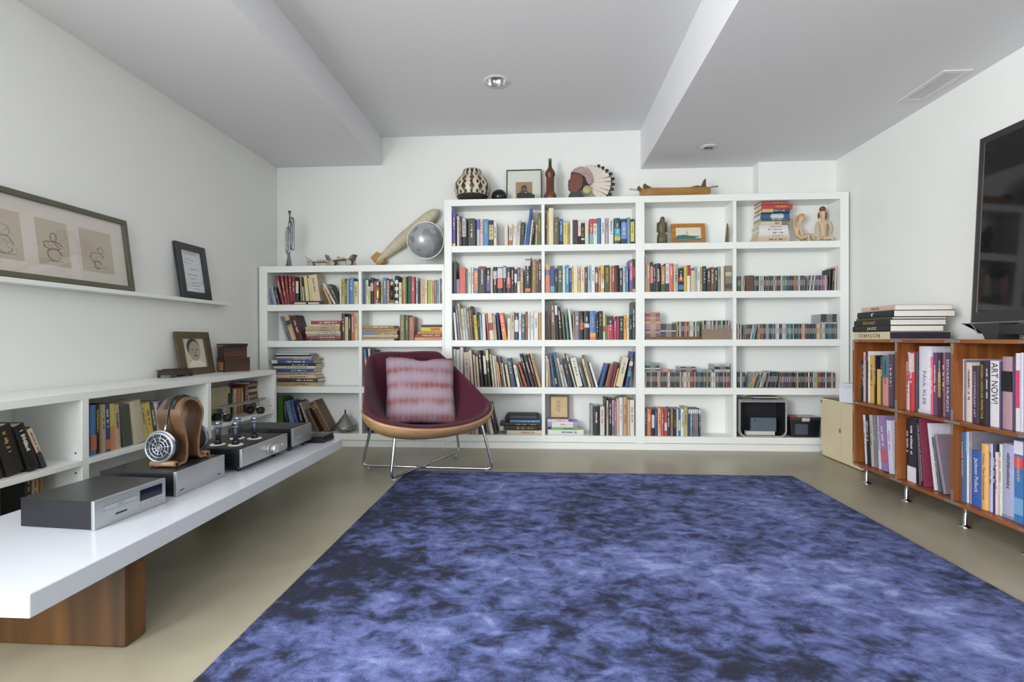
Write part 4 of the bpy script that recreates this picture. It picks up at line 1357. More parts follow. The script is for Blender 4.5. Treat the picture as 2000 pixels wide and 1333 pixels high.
loop_ = finish('bent_loop', bm, [wood('walnut_veneer', '46321f', '63482f', 'Z', 3, .35), wood('walnut_edge', '7e624a', '98785a', 'Y', 4, .4)], hs)
md = loop_.modifiers.new('edge', 'EDGE_SPLIT'); md.split_angle = R(50)
tube('foot_bar', [(-dx, -.094, .0125), (dx, -.094, .0125)], .0115, wood('walnut_edge', '7e624a', '98785a', 'Y', 4, .4), hs, 14)
tube('foot_bar', [(-dx, .094, .0125), (dx, .094, .0125)], .0115, wood('walnut_edge', '7e624a', '98785a', 'Y', 4, .4), hs, 14)
box('base_plate', -dx, dx, -.07, .07, .0003, .0035, BLK, hs)
hp = thing('headphones', 'silver grilled open headphones hanging on the walnut stand', 'headphones', (-1.500, 1.955, ZS2))
SIL = mat('headphone_silver', 'aab0ba', .28, metal=.8); PAD = mat('black_ear_pad', '17171a', .7)
tube('headband', spline([(0, -.085, .10), (0, -.080, .16), (0, -.073, .205), (0, -.058, .248), (0, -.03, .269), (0, 0, .2735), (0, .03, .269), (0, .058, .248), (0, .073, .205), (0, .080, .16), (0, .085, .10)], 5), .0035, BLK, hp)
bm = bmesh.new()
for sx in (-.022, .022):
    pass
st = [(y, z) for y, z in ((-.066, .225), (-.045, .256), (-.02, .2665), (0, .269), (.02, .2665), (.045, .256), (.066, .225))]
vv = [[bm.verts.new((sx, y * 1.03, z + dz)) for (y, z) in st] for sx in (-.02, .02) for dz in (.0015, .0045)]
for i in range(len(st) - 1):
    for a, b_ in ((0, 2), (1, 3), (0, 1), (2, 3)): bm.faces.new((vv[a][i], vv[a][i + 1], vv[b_][i + 1], vv[b_][i]))
finish('leather_strap', bm, mat('black_leather', '1c1a1a', .5), hp)
for s in (-1, 1):
    y0 = s * .058
    cy = lambda v: y0 + s * v
    e = thing
    cup = lathe('ear_cup', [(.058, cy(.030)), (.0605, cy(.034)), (.0605, cy(.046)), (.055, cy(.050)), (.052, cy(.047)), (.0515, cy(.041))], SIL, hp, 44, 'Y', (-.012, 0, .078), cap=False)
    lathe('ear_pad', [(.034, cy(.004)), (.050, cy(.000)), (.057, cy(.008)), (.058, cy(.030))], PAD, cup, 40, 'Y', (-.012, 0, .078))
    lathe('back_plate', [(.0525, cy(.0405)), (.0525, cy(.042))], mat('dark_grille_back', '26282e', .5), cup, 36, 'Y', (-.012, 0, .078))
    for r in (.014, .026, .039):
        tube('grille_ring', [(-.012 + r * math.cos(2 * PI * k / 32), cy(.0465), .078 + r * math.sin(2 * PI * k / 32)) for k in range(32)], .0017, SIL, cup, 6, closed=True)
    for k in range(10):
        a = 2 * PI * k / 10 + .15
        tube('grille_spoke', [(-.012 + .006 * math.cos(a), cy(.0465), .078 + .006 * math.sin(a)), (-.012 + .0535 * math.cos(a), cy(.0465), .078 + .0535 * math.sin(a))], .0015, SIL, cup, 6)
    lathe('grille_hub', [(.008, cy(.0425)), (.007, cy(.0485))], SIL, cup, 20, 'Y', (-.012, 0, .078))
    tube('yoke', [(-.012 + .064 * math.cos(a_), cy(.036), .078 + .064 * math.sin(a_)) for a_ in [R(20 + 14 * q) for q in range(11)]], .004, SIL, hp, 8)
    tube('slider', [(-.0, cy(.030), .135), (-.0, cy(.022), .165)], .0045, SIL, hp, 8)
tube('cable', spline([(-.012, -.098, .018), (-.012, -.100, .006), (-.03, -.104, .004)], 5), .003, BLK, hp, 8)
# ------------------------------------------------------------------ rug
def rug_mat():
    mt, nt, b = new_mat('blue_cloudy_rug'); L = nt.links.new
    tc = nt.nodes.new('ShaderNodeTexCoord')
    mp = nt.nodes.new('ShaderNodeMapping'); mp.inputs['Scale'].default_value = (1.0, 1.35, 1.0); L(tc.outputs['Object'], mp.inputs['Vector'])
    def noise(scale, detail, rough, dist, off):
        n = nt.nodes.new('ShaderNodeTexNoise'); n.inputs['Scale'].default_value = scale; n.inputs['Detail'].default_value = detail
        n.inputs['Roughness'].default_value = rough; n.inputs['Distortion'].default_value = dist
        m2 = nt.nodes.new('ShaderNodeMapping'); m2.inputs['Location'].default_value = off; L(mp.outputs['Vector'], m2.inputs['Vector']); L(m2.outputs['Vector'], n.inputs['Vector'])
        return n
    big = noise(1.3, 3, .55, .3, (3.1, 1.7, 0)); mid = noise(10.5, 8, .64, .5, (0.3, 5.2, 0)); fine = noise(24, 6, .72, .3, (7, 2, 0))
    a = nt.nodes.new('ShaderNodeMath'); a.operation = 'MULTIPLY_ADD'; a.inputs[1].default_value = .68; L(big.outputs['Fac'], a.inputs[0])
    m1 = nt.nodes.new('ShaderNodeMath'); m1.operation = 'MULTIPLY_ADD'; m1.inputs[1].default_value = .95; L(mid.outputs['Fac'], m1.inputs[0])
    m2 = nt.nodes.new('ShaderNodeMath'); m2.operation = 'MULTIPLY'; m2.inputs[1].default_value = .42; L(fine.outputs['Fac'], m2.inputs[0])
    L(m2.outputs[0], m1.inputs[2]); L(m1.outputs[0], a.inputs[2])
    rp = nt.nodes.new('ShaderNodeValToRGB'); cr = rp.color_ramp
    cr.elements[0].position = .80; cr.elements[0].color = lin('14151f')
    cr.elements[1].position = 1.30; cr.elements[1].color = lin('8d92c4')
    for p, c in ((.93, '2b2d47'), (1.02, '4b5080'), (1.10, '686ea6'), (1.20, '7a80b6')):
        e = cr.elements.new(min(p, 1.0)); e.color = lin(c)
    # the colour gets darker towards the long left edge
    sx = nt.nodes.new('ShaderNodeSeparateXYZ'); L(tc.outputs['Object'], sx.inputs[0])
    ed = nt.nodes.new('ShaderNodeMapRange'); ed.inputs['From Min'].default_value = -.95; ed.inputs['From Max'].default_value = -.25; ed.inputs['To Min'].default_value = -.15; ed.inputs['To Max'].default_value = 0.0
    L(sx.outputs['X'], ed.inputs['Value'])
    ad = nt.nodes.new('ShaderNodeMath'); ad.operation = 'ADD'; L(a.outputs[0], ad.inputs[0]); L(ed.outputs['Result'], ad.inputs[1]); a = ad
    # ramp positions are limited to 0..1: rescale the sum
    mr = nt.nodes.new('ShaderNodeMapRange'); mr.inputs['From Min'].default_value = .74; mr.inputs['From Max'].default_value = 1.31
    L(a.outputs[0], mr.inputs['Value'])
    for e, p in zip(sorted(cr.elements, key=lambda e: e.position), (.0, .2, .4, .55, .72, 1.0)): pass
    while len(cr.elements) > 2: cr.elements.remove(cr.elements[1])
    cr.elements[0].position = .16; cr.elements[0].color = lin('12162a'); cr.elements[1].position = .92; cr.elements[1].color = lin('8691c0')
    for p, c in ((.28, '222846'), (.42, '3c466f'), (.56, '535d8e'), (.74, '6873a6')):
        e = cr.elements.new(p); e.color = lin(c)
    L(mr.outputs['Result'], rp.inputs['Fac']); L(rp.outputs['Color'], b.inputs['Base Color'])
    b.inputs['Roughness'].default_value = .85
    b.inputs['Sheen Weight'].default_value = .04; b.inputs['Sheen Roughness'].default_value = .4; b.inputs['Sheen Tint'].default_value = lin('9aa2e0')
    nf = nt.nodes.new('ShaderNodeTexNoise'); nf.inputs['Scale'].default_value = 260; nf.inputs['Detail'].default_value = 3; L(tc.outputs['Object'], nf.inputs['Vector'])
    bp = nt.nodes.new('ShaderNodeBump'); bp.inputs['Strength'].default_value = .5; bp.inputs['Distance'].default_value = .006
    L(nf.outputs['Fac'], bp.inputs['Height']); L(bp.outputs['Normal'], b.inputs['Normal'])
    return mt
def make_rug():
    x0, x1, y0, y1, h = -.925, 1.632, .15, 3.305, .016
    nx, ny = 220, 260; r = random.Random(3)
    from mathutils import noise as mn
    bm = bmesh.new(); g = []
    for j in range(ny + 1):
        rw = []
        for i in range(nx + 1):
            u, v = i / nx, j / ny
            x = x0 + (x1 - x0) * u; y = y0 + (y1 - y0) * v
            e = min(u * (x1 - x0), (1 - u) * (x1 - x0), v * (y1 - y0), (1 - v) * (y1 - y0))
            z = h * min(1, (e / .012)) ** .5 + (.0022 * mn.noise((x * 9, y * 9, 0)) + .0016 * mn.noise((x * 40, y * 40, 3))) * min(1, e / .02)
            if e < 1e-6:
                x += .003 * mn.noise((x * 30, y * 30, 9)); y += .003 * mn.noise((x * 30, y * 30, 5)); z = .0015
            rw.append(bm.verts.new((x, y, max(z, .0012))))
        g.append(rw)
    for j in range(ny):
        for i in range(nx):
            f = bm.faces.new((g[j][i], g[j][i + 1], g[j + 1][i + 1], g[j + 1][i])); f.smooth = True
    bl = [bm.verts.new((v.co.x, v.co.y, .0004)) for v in (g[0][0], g[0][-1], g[-1][-1], g[-1][0])]
    bm.faces.new(list(reversed(bl)))
    return finish('area_rug', bm, rug_mat(), recalc=False)
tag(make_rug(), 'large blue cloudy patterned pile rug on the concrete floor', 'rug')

# ------------------------------------------------------------------ lounge chair
CC = Vector((-.838, 3.352, 0)); CR = R(36)
ch = thing('lounge_chair', 'maroon upholstered shell lounge chair on crossed chrome legs', 'chair', CC, rotz=CR)
rim = [(0, .315, .800), (.14, .312, .803), (.255, .292, .795), (.302, .245, .757), (.350, .13, .675), (.396, -.02, .572), (.436, -.14, .482), (.434, -.225, .448), (.355, -.320, .405), (.20, -.390, .374), (0, -.415, .362)]
rimc = [Vector(p) for p in rim] + [Vector((-p[0], p[1], p[2])) for p in reversed(rim[1:-1])]
RIM = spline(rimc, 6, closed=True)
NR = len(RIM)
CEN = Vector((0, -.07, .268))
def shell_pt(k, th, out=0.0, drop=0.0):
    """th 0 = rim .. 1 = middle of the seat"""
    p = RIM[k]
    a = th * PI / 2
    back = max(0, min(1, (p.z - .42) / .38))
    e = 1.35 + .9 * back
    hor = math.cos(a) ** (2 / (e + .9))
    ver = (1 - math.sin(a)) if back < .01 else (1 - math.sin(a) ** (1.0))
    ver = ver * (1 - .35 * back) + .35 * back * (1 - th) ** 1.3
    q = Vector((CEN.x + (p.x - CEN.x) * hor, CEN.y + (p.y - CEN.y) * hor, CEN.z + (p.z - CEN.z) * ver))
    return q
NT = 16
def shell_grid():
    g = [[shell_pt(k, t / NT) for k in range(NR)] for t in range(NT)]
    return g, CEN.copy()
grid, cen = shell_grid()
# outward normals by finite differences
def normals(g):
    out = []
    for t in range(NT):
        r_ = []
        for k in range(NR):
            du = g[t][(k + 1) % NR] - g[t][k - 1]
            dv = (g[min(t + 1, NT - 1)][k] - g[max(t - 1, 0)][k])
            n_ = du.cross(dv)
            if n_.length < 1e-9: n_ = Vector((0, 0, 1))
            n_.normalize()
            ref = Vector((0, -.05, .9)) - g[t][k]
            if n_.dot(ref) < 0: n_ = -n_
            r_.append(n_)
        out.append(r_)
    return out
NN = normals(grid)
def skin(name, offs_in, offs_out, mt, t0=lambda k: 0, rimroll=0.0):
    """closed padded layer between two offsets of the shell surface"""
    bm = bmesh.new()
    def lay(off):
        L_ = []
        for t in range(NT):
            r_ = []
            for k in range(NR):
                tt = t0(k) + (1 - t0(k)) * t / NT
                f_ = tt * NT; i = min(int(f_), NT - 1); w_ = f_ - i
                p = grid[i][k] if i + 1 >= NT else grid[i][k].lerp(grid[i + 1][k], w_)
                n_ = NN[i][k] if i + 1 >= NT else NN[i][k].lerp(NN[i + 1][k], w_).normalized()
                r_.append(bm.verts.new(p + n_ * off))
            L_.append(r_)
        L_.append([bm.verts.new(cen + Vector((0, 0, off)))])
        return L_
    A, B = lay(offs_in), lay(offs_out)
    for L_ in (A, B):
        for t in range(NT - 1):
            for k in range(NR): bm.faces.new((L_[t][k], L_[t][(k + 1) % NR], L_[t + 1][(k + 1) % NR], L_[t + 1][k]))
        for k in range(NR): bm.faces.new((L_[NT - 1][k], L_[NT - 1][(k + 1) % NR], L_[NT][0]))
    if rimroll:
        mid = []
        for k in range(NR):
            p = (A[0][k].co + B[0][k].co) / 2; up = (grid[0][k] - grid[1][k]).normalized()
            mid.append(bm.verts.new(p + up * rimroll))
        for k in range(NR):
            bm.faces.new((A[0][k], A[0][(k + 1) % NR], mid[(k + 1) % NR], mid[k])); bm.faces.new((mid[k], mid[(k + 1) % NR], B[0][(k + 1) % NR], B[0][k]))
    else:
        for k in range(NR): bm.faces.new((A[0][k], A[0][(k + 1) % NR], B[0][(k + 1) % NR], B[0][k]))
    return finish(name, bm, mt, ch, smooth=True)
FELT = mat('maroon_felt', '4a0e26', .95, vary=.22, scale=120, bump=.35, bscale=500, Sheen_Weight=.12)
PLY = wood('oak_ply_shell', '9c7a54', 'b59268', 'X', 2.0, .4)
pad = skin('upholstery', .034, 0.0, FELT, rimroll=.018)
def plyt(k):
    z = RIM[k].z
    return 0.0 if z < .45 else min(.62, (z - .45) / .35 * .62)
ply = skin('plywood_shell', -.001, -.013, PLY, t0=plyt)
# legs: two bent tubes crossing on the floor
CHR2 = mat('chair_chrome', 'c4c6ca', .15, metal=1.0)
def loc2(p): # world floor point -> chair local
    v = Vector(p) - CC; c_, s_ = math.cos(-CR), math.sin(-CR)
    return Vector((v.x * c_ - v.y * s_, v.x * s_ + v.y * c_, v.z))
ft = {k: loc2((p[0], p[1], 0)) for k, p in dict(A=(-1.255, 3.362), B=(-.938, 2.985), C=(-.640, 3.755), D=(-.335, 3.322)).items()}
def leg(a, b, name, zf):
    pa, pb = ft[a], ft[b]
    def top(p): return Vector((p.x * .84, p.y * .80 - .012, .348))
    def inn(p): return Vector((p.x * .30, p.y * .30 - .02, .245))
    pts = [inn(pa), top(pa), Vector((pa.x, pa.y, zf)), Vector((pb.x, pb.y, zf)), top(pb), inn(pb)]
    return tube(name, fillet(pts, .045, 7), .0095, CHR2, ch, 12)
leg('A', 'D', 'leg_tube', .0275); leg('B', 'C', 'leg_tube', .0465)
for k, zf in (('A', .0), ('D', .0175), ('B', .0175), ('C', .0)):
    p = ft[k]; d = (-p).normalized() * .045
    lathe('foot_glide', [(.013, 0 if k in 'AC' else .0175), (.013, (.0275 if k in 'AD' else .0465) - .004)], mat('clear_glide', '9aa0a6', .3), ch, 14, c=(p.x + d.x, p.y + d.y, 0))
lathe('mount_disc', [(.07, .238), (.075, .248), (.06, .254)], mat('dark_mount', '3a3a3c', .4, metal=.6), ch, 24, c=(0, -.05, 0))

# cushion
def cushion():
    bm = bmesh.new(); n = 26; w = .246
    top, bot = [], []
    from mathutils import noise as mn
    for sgn, store in ((1, top), (-1, bot)):
        for j in range(n + 1):
            r_ = []
            for i in range(n + 1):
                u, v = -1 + 2 * i / n, -1 + 2 * j / n
                edge = (1 - abs(u) ** 3.2) * (1 - abs(v) ** 3.2)
                pin = 1 - .06 * (1 - abs(u * v)) * (abs(u) ** 4 + abs(v) ** 4) * .8
                th_ = .075 * max(0, edge) ** .55
                wr = .006 * mn.noise((u * 2.2, v * 2.2, 1 + sgn)) + .004 * mn.noise((u * 6, v * 6, 4 + sgn))
                x, z = u * w * (pin if abs(v) < .999 else pin), v * w * pin
                if v > .9: z -= .022 * math.exp(-((u - .05) / .22) ** 2)          # soft dent in the top edge
                p = (x, sgn * -th_ + (wr * min(1, edge * 3) if edge > 0 else 0), z)
                r_.append(p)
            store.append(r_)
    T = [[bm.verts.new(p) for p in r_] for r_ in top]
    Bt = [[T[j][i] if i in (0, n) or j in (0, n) else bm.verts.new(bot[j][i]) for i in range(n + 1)] for j in range(n + 1)]
    for G_ in (T, Bt):
        for j in range(n):
            for i in range(n):
                try: bm.faces.new((G_[j][i], G_[j][i + 1], G_[j + 1][i + 1], G_[j + 1][i])).smooth = True
                except ValueError: pass
    return bm
def dyed():
    mt, nt, b = new_mat('tie_dyed_linen'); L = nt.links.new
    tc = nt.nodes.new('ShaderNodeTexCoord')
    n1 = nt.nodes.new('ShaderNodeTexNoise'); n1.inputs['Scale'].default_value = 9; n1.inputs['Detail'].default_value = 4; L(tc.outputs['Object'], n1.inputs['Vector'])
    sp = nt.nodes.new('ShaderNodeSeparateXYZ'); L(tc.outputs['Object'], sp.inputs[0])
    def bandsum(axis, freq, amp):
        m1 = nt.nodes.new('ShaderNodeMath'); m1.operation = 'MULTIPLY_ADD'; m1.inputs[1].default_value = .025; L(n1.outputs['Fac'], m1.inputs[0]); L(sp.outputs[axis], m1.inputs[2])
        m2 = nt.nodes.new('ShaderNodeMath'); m2.operation = 'MULTIPLY'; m2.inputs[1].default_value = freq; L(m1.outputs[0], m2.inputs[0])
        m3 = nt.nodes.new('ShaderNodeMath'); m3.operation = 'SINE'; L(m2.outputs[0], m3.inputs[0])
        m4 = nt.nodes.new('ShaderNodeMath'); m4.operation = 'MULTIPLY'; m4.inputs[1].default_value = amp; L(m3.outputs[0], m4.inputs[0])
        return m4
    a = bandsum('Z', 2 * PI / .112, .36); c = bandsum('X', 2 * PI / .036, .06)
    s = nt.nodes.new('ShaderNodeMath'); s.operation = 'ADD'; L(a.outputs[0], s.inputs[0]); L(c.outputs[0], s.inputs[1])
    s2 = nt.nodes.new('ShaderNodeMath'); s2.operation = 'ADD'; L(s.outputs[0], s2.inputs[0]); L(n1.outputs['Fac'], s2.inputs[1])
    rp = nt.nodes.new('ShaderNodeValToRGB'); cr = rp.color_ramp
    cr.elements[0].position = .1; cr.elements[0].color = lin('9f909c'); cr.elements[1].position = 1.0; cr.elements[1].color = lin('8c4f50')
    e = cr.elements.new(.60); e.color = lin('98808c')
    L(s2.outputs[0], rp.inputs['Fac']); L(rp.outputs['Color'], b.inputs['Base Color']); b.inputs['Roughness'].default_value = .9
    n2 = nt.nodes.new('ShaderNodeTexNoise'); n2.inputs['Scale'].default_value = 300; L(tc.outputs['Object'], n2.inputs['Vector'])
    bp = nt.nodes.new('ShaderNodeBump'); bp.inputs['Strength'].default_value = .3; bp.inputs['Distance'].default_value = .002; L(n2.outputs['Fac'], bp.inputs['Height']); L(bp.outputs['Normal'], b.inputs['Normal'])
    return mt
cu = finish('throw_cushion', cushion(), dyed(), smooth=True)
cu.rotation_euler = (Matrix.Rotation(CR - R(12), 3, 'Z') @ Matrix.Rotation(R(-22), 3, 'X') @ Matrix.Rotation(R(3), 3, 'Y')).to_euler()
o_ = Vector((.03, .07, 0)); cu.location = CC + Vector((o_.x * math.cos(CR) - o_.y * math.sin(CR), o_.x * math.sin(CR) + o_.y * math.cos(CR), .552))
tag(cu, 'square pink and grey tie-dyed cushion on the maroon chair', 'cushion')
# ------------------------------------------------------------------ right wall: wooden console, case, screen
XC = 2.0; CXB = 2.36
TEAK = wood('teak_veneer', '6e3d1e', '96592d', 'Z', 2.2, .35); TEAKY = wood('teak_veneer_long', '6e3d1e', '96592d', 'Y', 2.2, .35); TEAKE = wood('teak_edge', '84481f', 'a5622e', 'Y', 4, .4)
CLIP = mat('grey_metal_clip', '9c9894', .35, metal=.7)
cons = thing('cube_shelf_unit', 'low teak cube shelf unit on chrome feet along the right wall', 'shelf unit', (XC, 2.5, 0))
ZB_, ZM_, ZT_ = .104, .497, .893; TT = .018
YE = [3.292, 2.912, 2.530, 2.150, 1.770, 1.390]
def kb(n, x0, x1, y0, y1, z0, z1, mt, bev=.0015): return box(n, x0 - XC, x1 - XC, y0 - 2.5, y1 - 2.5, z0, z1, mt, cons, bevel=bev)
for z, nm in ((ZB_, 'bottom_panel'), (ZM_, 'shelf_panel'), (ZT_, 'top_panel')):
    for a, b_ in zip(YE, YE[1:]): kb(nm, XC, CXB, b_ + .009, a - .009, z - TT / 2, z + TT / 2, TEAKY)
for i, y in enumerate(YE):
    for z0, z1 in ((ZB_, ZM_), (ZM_, ZT_)):
        kb('upright_panel', XC, CXB, y - .009, y + .009, z0 + TT / 2, z1 - TT / 2, TEAK)
    for z in (ZB_, ZM_, ZT_):
        kb('corner_joint', XC - .0005, CXB, y - .009, y + .009, z - TT / 2, z + TT / 2, CLIP, .004)
        for dz in (-1, 1):
            if z + dz * .05 > ZB_ and z + dz * .05 < ZT_: kb('metal_clip', XC - .0012, XC + .01, y - .0055, y + .0055, z + dz * .009, z + dz * .062, CLIP, .001)
        for dy in (-1, 1):
            if YE[-1] < y + dy * .03 < YE[0]: kb('metal_clip', XC - .0012, XC + .01, y + dy * .009, y + dy * .045, z - .0055, z + .0055, CLIP, .001)
kb('back_panel', CXB - .006, CXB, YE[-1], YE[0], ZB_ + .009, ZT_ - .009, TEAK, 0)
CHF = mat('chrome_foot', 'd0d2d6', .1, metal=1.0)
for y in (3.205, 2.868, 2.487, 2.175, 1.8, 1.45):
    for x in (.028, .31):
        lathe('foot', [(.0, .0003), (.026, .0003), (.027, .003), (.014, .008), (.0085, .014), (.0085, ZB_ - .0092)], CHF, cons, 24, c=(x, y - 2.5, 0), cap=False)
# art books in the cubes, spines to the room
GA = 'art books in the teak cubes'
Z8 = ((1590, 560), 4.444); Z9 = ((1580, 740), 4.1667)
zs_t, zs_b = ZM_ + .0095, ZB_ + .0095
AX = 2.035
def arow(spec, Z_, zsh, where, y0, y1): return row(spec, *Z_, zsh, where, GA, yspine=AX, face='-X', xmin=-y1 + .0095, xmax=-y0 - .0095, maxd=.24)
arow('''346 358 640 0 26343a 8a2a38 0.55 0.95
360 378 635 0 1f3a3a
380 388 568 0 d8b8b8
390 442 570 0 3a4048 b02838 0.84 0.92
446 462 562 0 e8e6e6
464 506 598 0 d8a838
508 522 598 0 2a2428
528 572 720 0 e8b83a
574 590 610 0 5a5a50
594 640 590 0 e08a80 3a7a88 0.55 0.98
644 684 590 0 504c60''', Z8, zs_t, "first teak cube, upper row", YE[1], YE[0])
arow('''744 776 650 0 e0b0a8
780 798 568 0 e8dce4 c84a78 0.50 0.95
800 862 570 0 c8252a dcd4d0 0.66 0.98
864 888 572 0 4a4250
892 1000 520 0 e6e2ee d8d4da 0.0 0.05
1004 1022 610 0 e83a5a
1028 1056 575 0 6a4a70
1060 1084 580 0 4a3038 b08a40 0.30 0.70
1088 1112 575 0 8a4a60
1122 1160 580 0 4a4878''', Z8, zs_t, "second teak cube, upper row", YE[2], YE[1])
b4 = arow('''1230 1246 630 0 e4e0ea
1250 1280 635 0 7a7690
1284 1352 660 0 e0cdc0
1358 1420 690 0 4a3a48
1424 1478 650 0 2a2824
1482 1512 650 0 3a3448
1518 1600 645 0 e6dfe4
1604 1618 650 0 3a3868
1622 1714 610 0 b48d96 1a181c 0.52 0.80
1718 1738 610 0 5a4868
1744 1780 580 0 e8e0e6 d82a6a 0.30 0.78
1784 1806 575 0 dcdcf0''', Z8, zs_t, "third teak cube, upper row", YE[3], YE[2])
arow('''446 470 300 -22 d8e0ec
474 498 300 -18 26222a
500 520 300 -20 c8b8b0
524 546 300 -16 7a7a80
552 572 305 -14 dcdcec
590 640 305 -34 9a7ab0 c05a70 0.15 0.40
652 688 345 -26 dadaea''', Z9, zs_b, "first teak cube, lower row", YE[1], YE[0])
b5 = arow('''716 744 315 0 26242a
752 852 318 0 2a2c3c e4e0e8 0.0 0.24
866 880 365 -22 8a5a6a
884 912 340 -36 26202a
918 938 330 -40 8a2a4a
1000 1020 375 -60 e0dcea
1040 1060 490 -58 4a5a68
1080 1106 470 -80 8a7a88''', Z9, zs_b, "second teak cube, lower row", YE[2], YE[1])
b6 = arow('''1174 1200 420 0 4a6a90
1204 1226 420 0 dcd8e4 a8d0e8 0.70 0.99
1230 1262 430 0 8a8490
1268 1386 585 0 1f5ab0
1390 1444 532 0 e8b060
1448 1476 532 0 b8b4d8
1480 1504 535 0 3a3850
1508 1528 600 0 e0c0c8
1530 1552 535 0 c8d8c8
1556 1656 535 0 b0aed0 8a8ab8 0.0 0.04
1662 1738 505 0 2a78b8 e4e0ea 0.83 0.99 d83a58 0.66 0.80 70a8d8 0.10 0.30''', Z9, zs_b, "third teak cube, lower row", YE[3], YE[2])
def spine_text(o, s, mt, wfrac=.6, hfrac=.55, zc=.55):
    me = o.data; co = np.zeros(len(me.vertices) * 3); me.vertices.foreach_get('co', co); co = co.reshape(-1, 3)
    t_ = np.ptp(co[:, 0]); h_ = co[:, 2].max()
    for c_ in list(o.children):
        if c_.name.startswith('title_lettering'): bpy.data.objects.remove(c_)
    lettering(s, mt, o, (0, -.0012, h_ * zc), (PI / 2, PI / 2, 0), h_ * wfrac, t_ * hfrac, 'title_lettering')
spine_text(b4[6], 'ART NOW!', INK_D, .62, .7, .66)
spine_text(b4[4], 'MODERN LANDSCAPE PERSPECTIVE', INK_G, .85, .4, .52)
spine_text(b4[3], 'CONTEMPORARY ART', mat('lavender_print', 'c8b0d8', .5), .8, .3, .5)
spine_text(b4[1], 'Divided Domain', INK_G, .5, .4, .68)
spine_text(b6[3], 'Jackson Pollock', INK_L, .62, .45, .56)
spine_text(b6[0], 'Louise Lawler', INK_L, .5, .4, .6)
spine_text(b6[4], 'Color: The Fundamentals', INK_D, .7, .35, .5)
spine_text(b5[3], 'THE COLOR OF BANJARMASIN', INK_L, .85, .5, .5)
for bk in bpy.data.objects:
    if bk.get('group') == GA and 'second teak cube, upper' in bk['label'] and bk['n'] == 4: spine_text(bk, 'PAUL KLEE', mat('grey_print2', '5a5a64', .5), .5, .25, .38)
    if bk.get('group') == GA and 'second teak cube, upper' in bk['label'] and bk['n'] == 9: spine_text(bk, 'EDVARD MUNCH', INK_L, .8, .55, .5)
    if bk.get('group') == GA and 'first teak cube, upper' in bk['label'] and bk['n'] == 6: spine_text(bk, 'TRAVELLING', INK_L, .6, .6, .7)
# large white books leaning flat across the tops
# ---- stack of big books on the console
GS = 'big books stacked on the teak unit'
def bigstack():
    z = ZT_ + .0095
    for i, (px0, px1, th, xf, dd, col, s, ink, wf) in enumerate((
            (1668, 1737, .044, 2.00, .34, 'd8c9a4', 'ROTHKO', INK_D, .6), (1665, 1737, .036, 1.995, .30, '24241f', 'JAZZ', INK_L, .25), (1668, 1738, .034, 2.0, .31, '1e201f', 'DIE KUNST', INK_G, .35),
            (1672, 1742, .012, 2.005, .30, '4a4a30', None, None, 0), (1674, 1744, .038, 2.005, .34, '20262c', 'f', INK_L, .08), (1682, 1746, .030, 2.01, .32, 'd0b4a0', 'PASSAGES', INK_D, .25))):
        yA = P(px0, 650, X=xf).y; yB = P(px1, 650, X=xf).y
        o = make_book(th, yA - yB, dd, col, (xf, yA, z + th / 2 + .0003), (Matrix.Rotation(-PI / 2, 3, 'Z') @ Matrix.Rotation(PI / 2, 3, 'Y')).to_euler(),
                      f"big {colname(col)} book lying flat, {'bottom' if i == 0 else ordinal(i) + ' up'} on the teak unit's stack", GS, title=False, pages=PAGES_W if i else mat('dark_slipcase', '30283a', .6))
        if s: lettering(s, ink, o, (0, -.0012, (yA - yB) * (.45 if i != 1 else .55)), (PI / 2, -PI / 2 if i else PI / 2, 0), (yA - yB) * wf, th * .5, 'title_lettering')
        z += th + .0008
bigstack()
# ---- cream case with ball corners standing on the floor beyond the console
case = thing('cream_case', 'cream panelled case with brown edge and brass corners beside the shelf unit', 'case', (2.30, 3.72, 0))
CREAM = mat('cream_panel', 'ddcfae', .5, vary=.05, scale=5)
def rounded(y0, y1, z0, z1, r, n=5):
    out = []
    for cy, cz, a0 in ((y1 - r, z1 - r, 0), (y0 + r, z1 - r, 90), (y0 + r, z0 + r, 180), (y1 - r, z0 + r, 270)):
        out += [(cy + r * math.cos(R(a0 + 90 * k / n)), cz + r * math.sin(R(a0 + 90 * k / n))) for k in range(n + 1)]
    return out
prism('body', rounded(-.262, .262, .0004, .452, .03), -.118, .125, wood('case_brown', '5a3826', '6e4832', 'Y', 3), case, axis='X')
prism('side_panel', rounded(-.256, .256, .006, .446, .028), -.128, -.1182, CREAM, case, axis='X', bevel=.002)
for (y, z) in ((.24, .03), (.24, .42), (-.24, .03), (-.24, .42)):
    lathe('corner_stud', [(.009, 0), (.008, .005), (.003, .008)], mat('brass_stud', 'c8b480', .2, metal=1), case, 14, 'X', (-.136, y, z))
for dz in (-.008, .008): lathe('latch_stud', [(.008, 0), (.007, .006), (.002, .009)], mat('brass_stud', 'c8b480', .2, metal=1), case, 14, 'X', (-.1365, .0, .235 + dz))
box('panel_seam', -.1285, -.1279, -.002, 0, .012, .44, mat('seam_tan', 'c8b48c', .6), case)
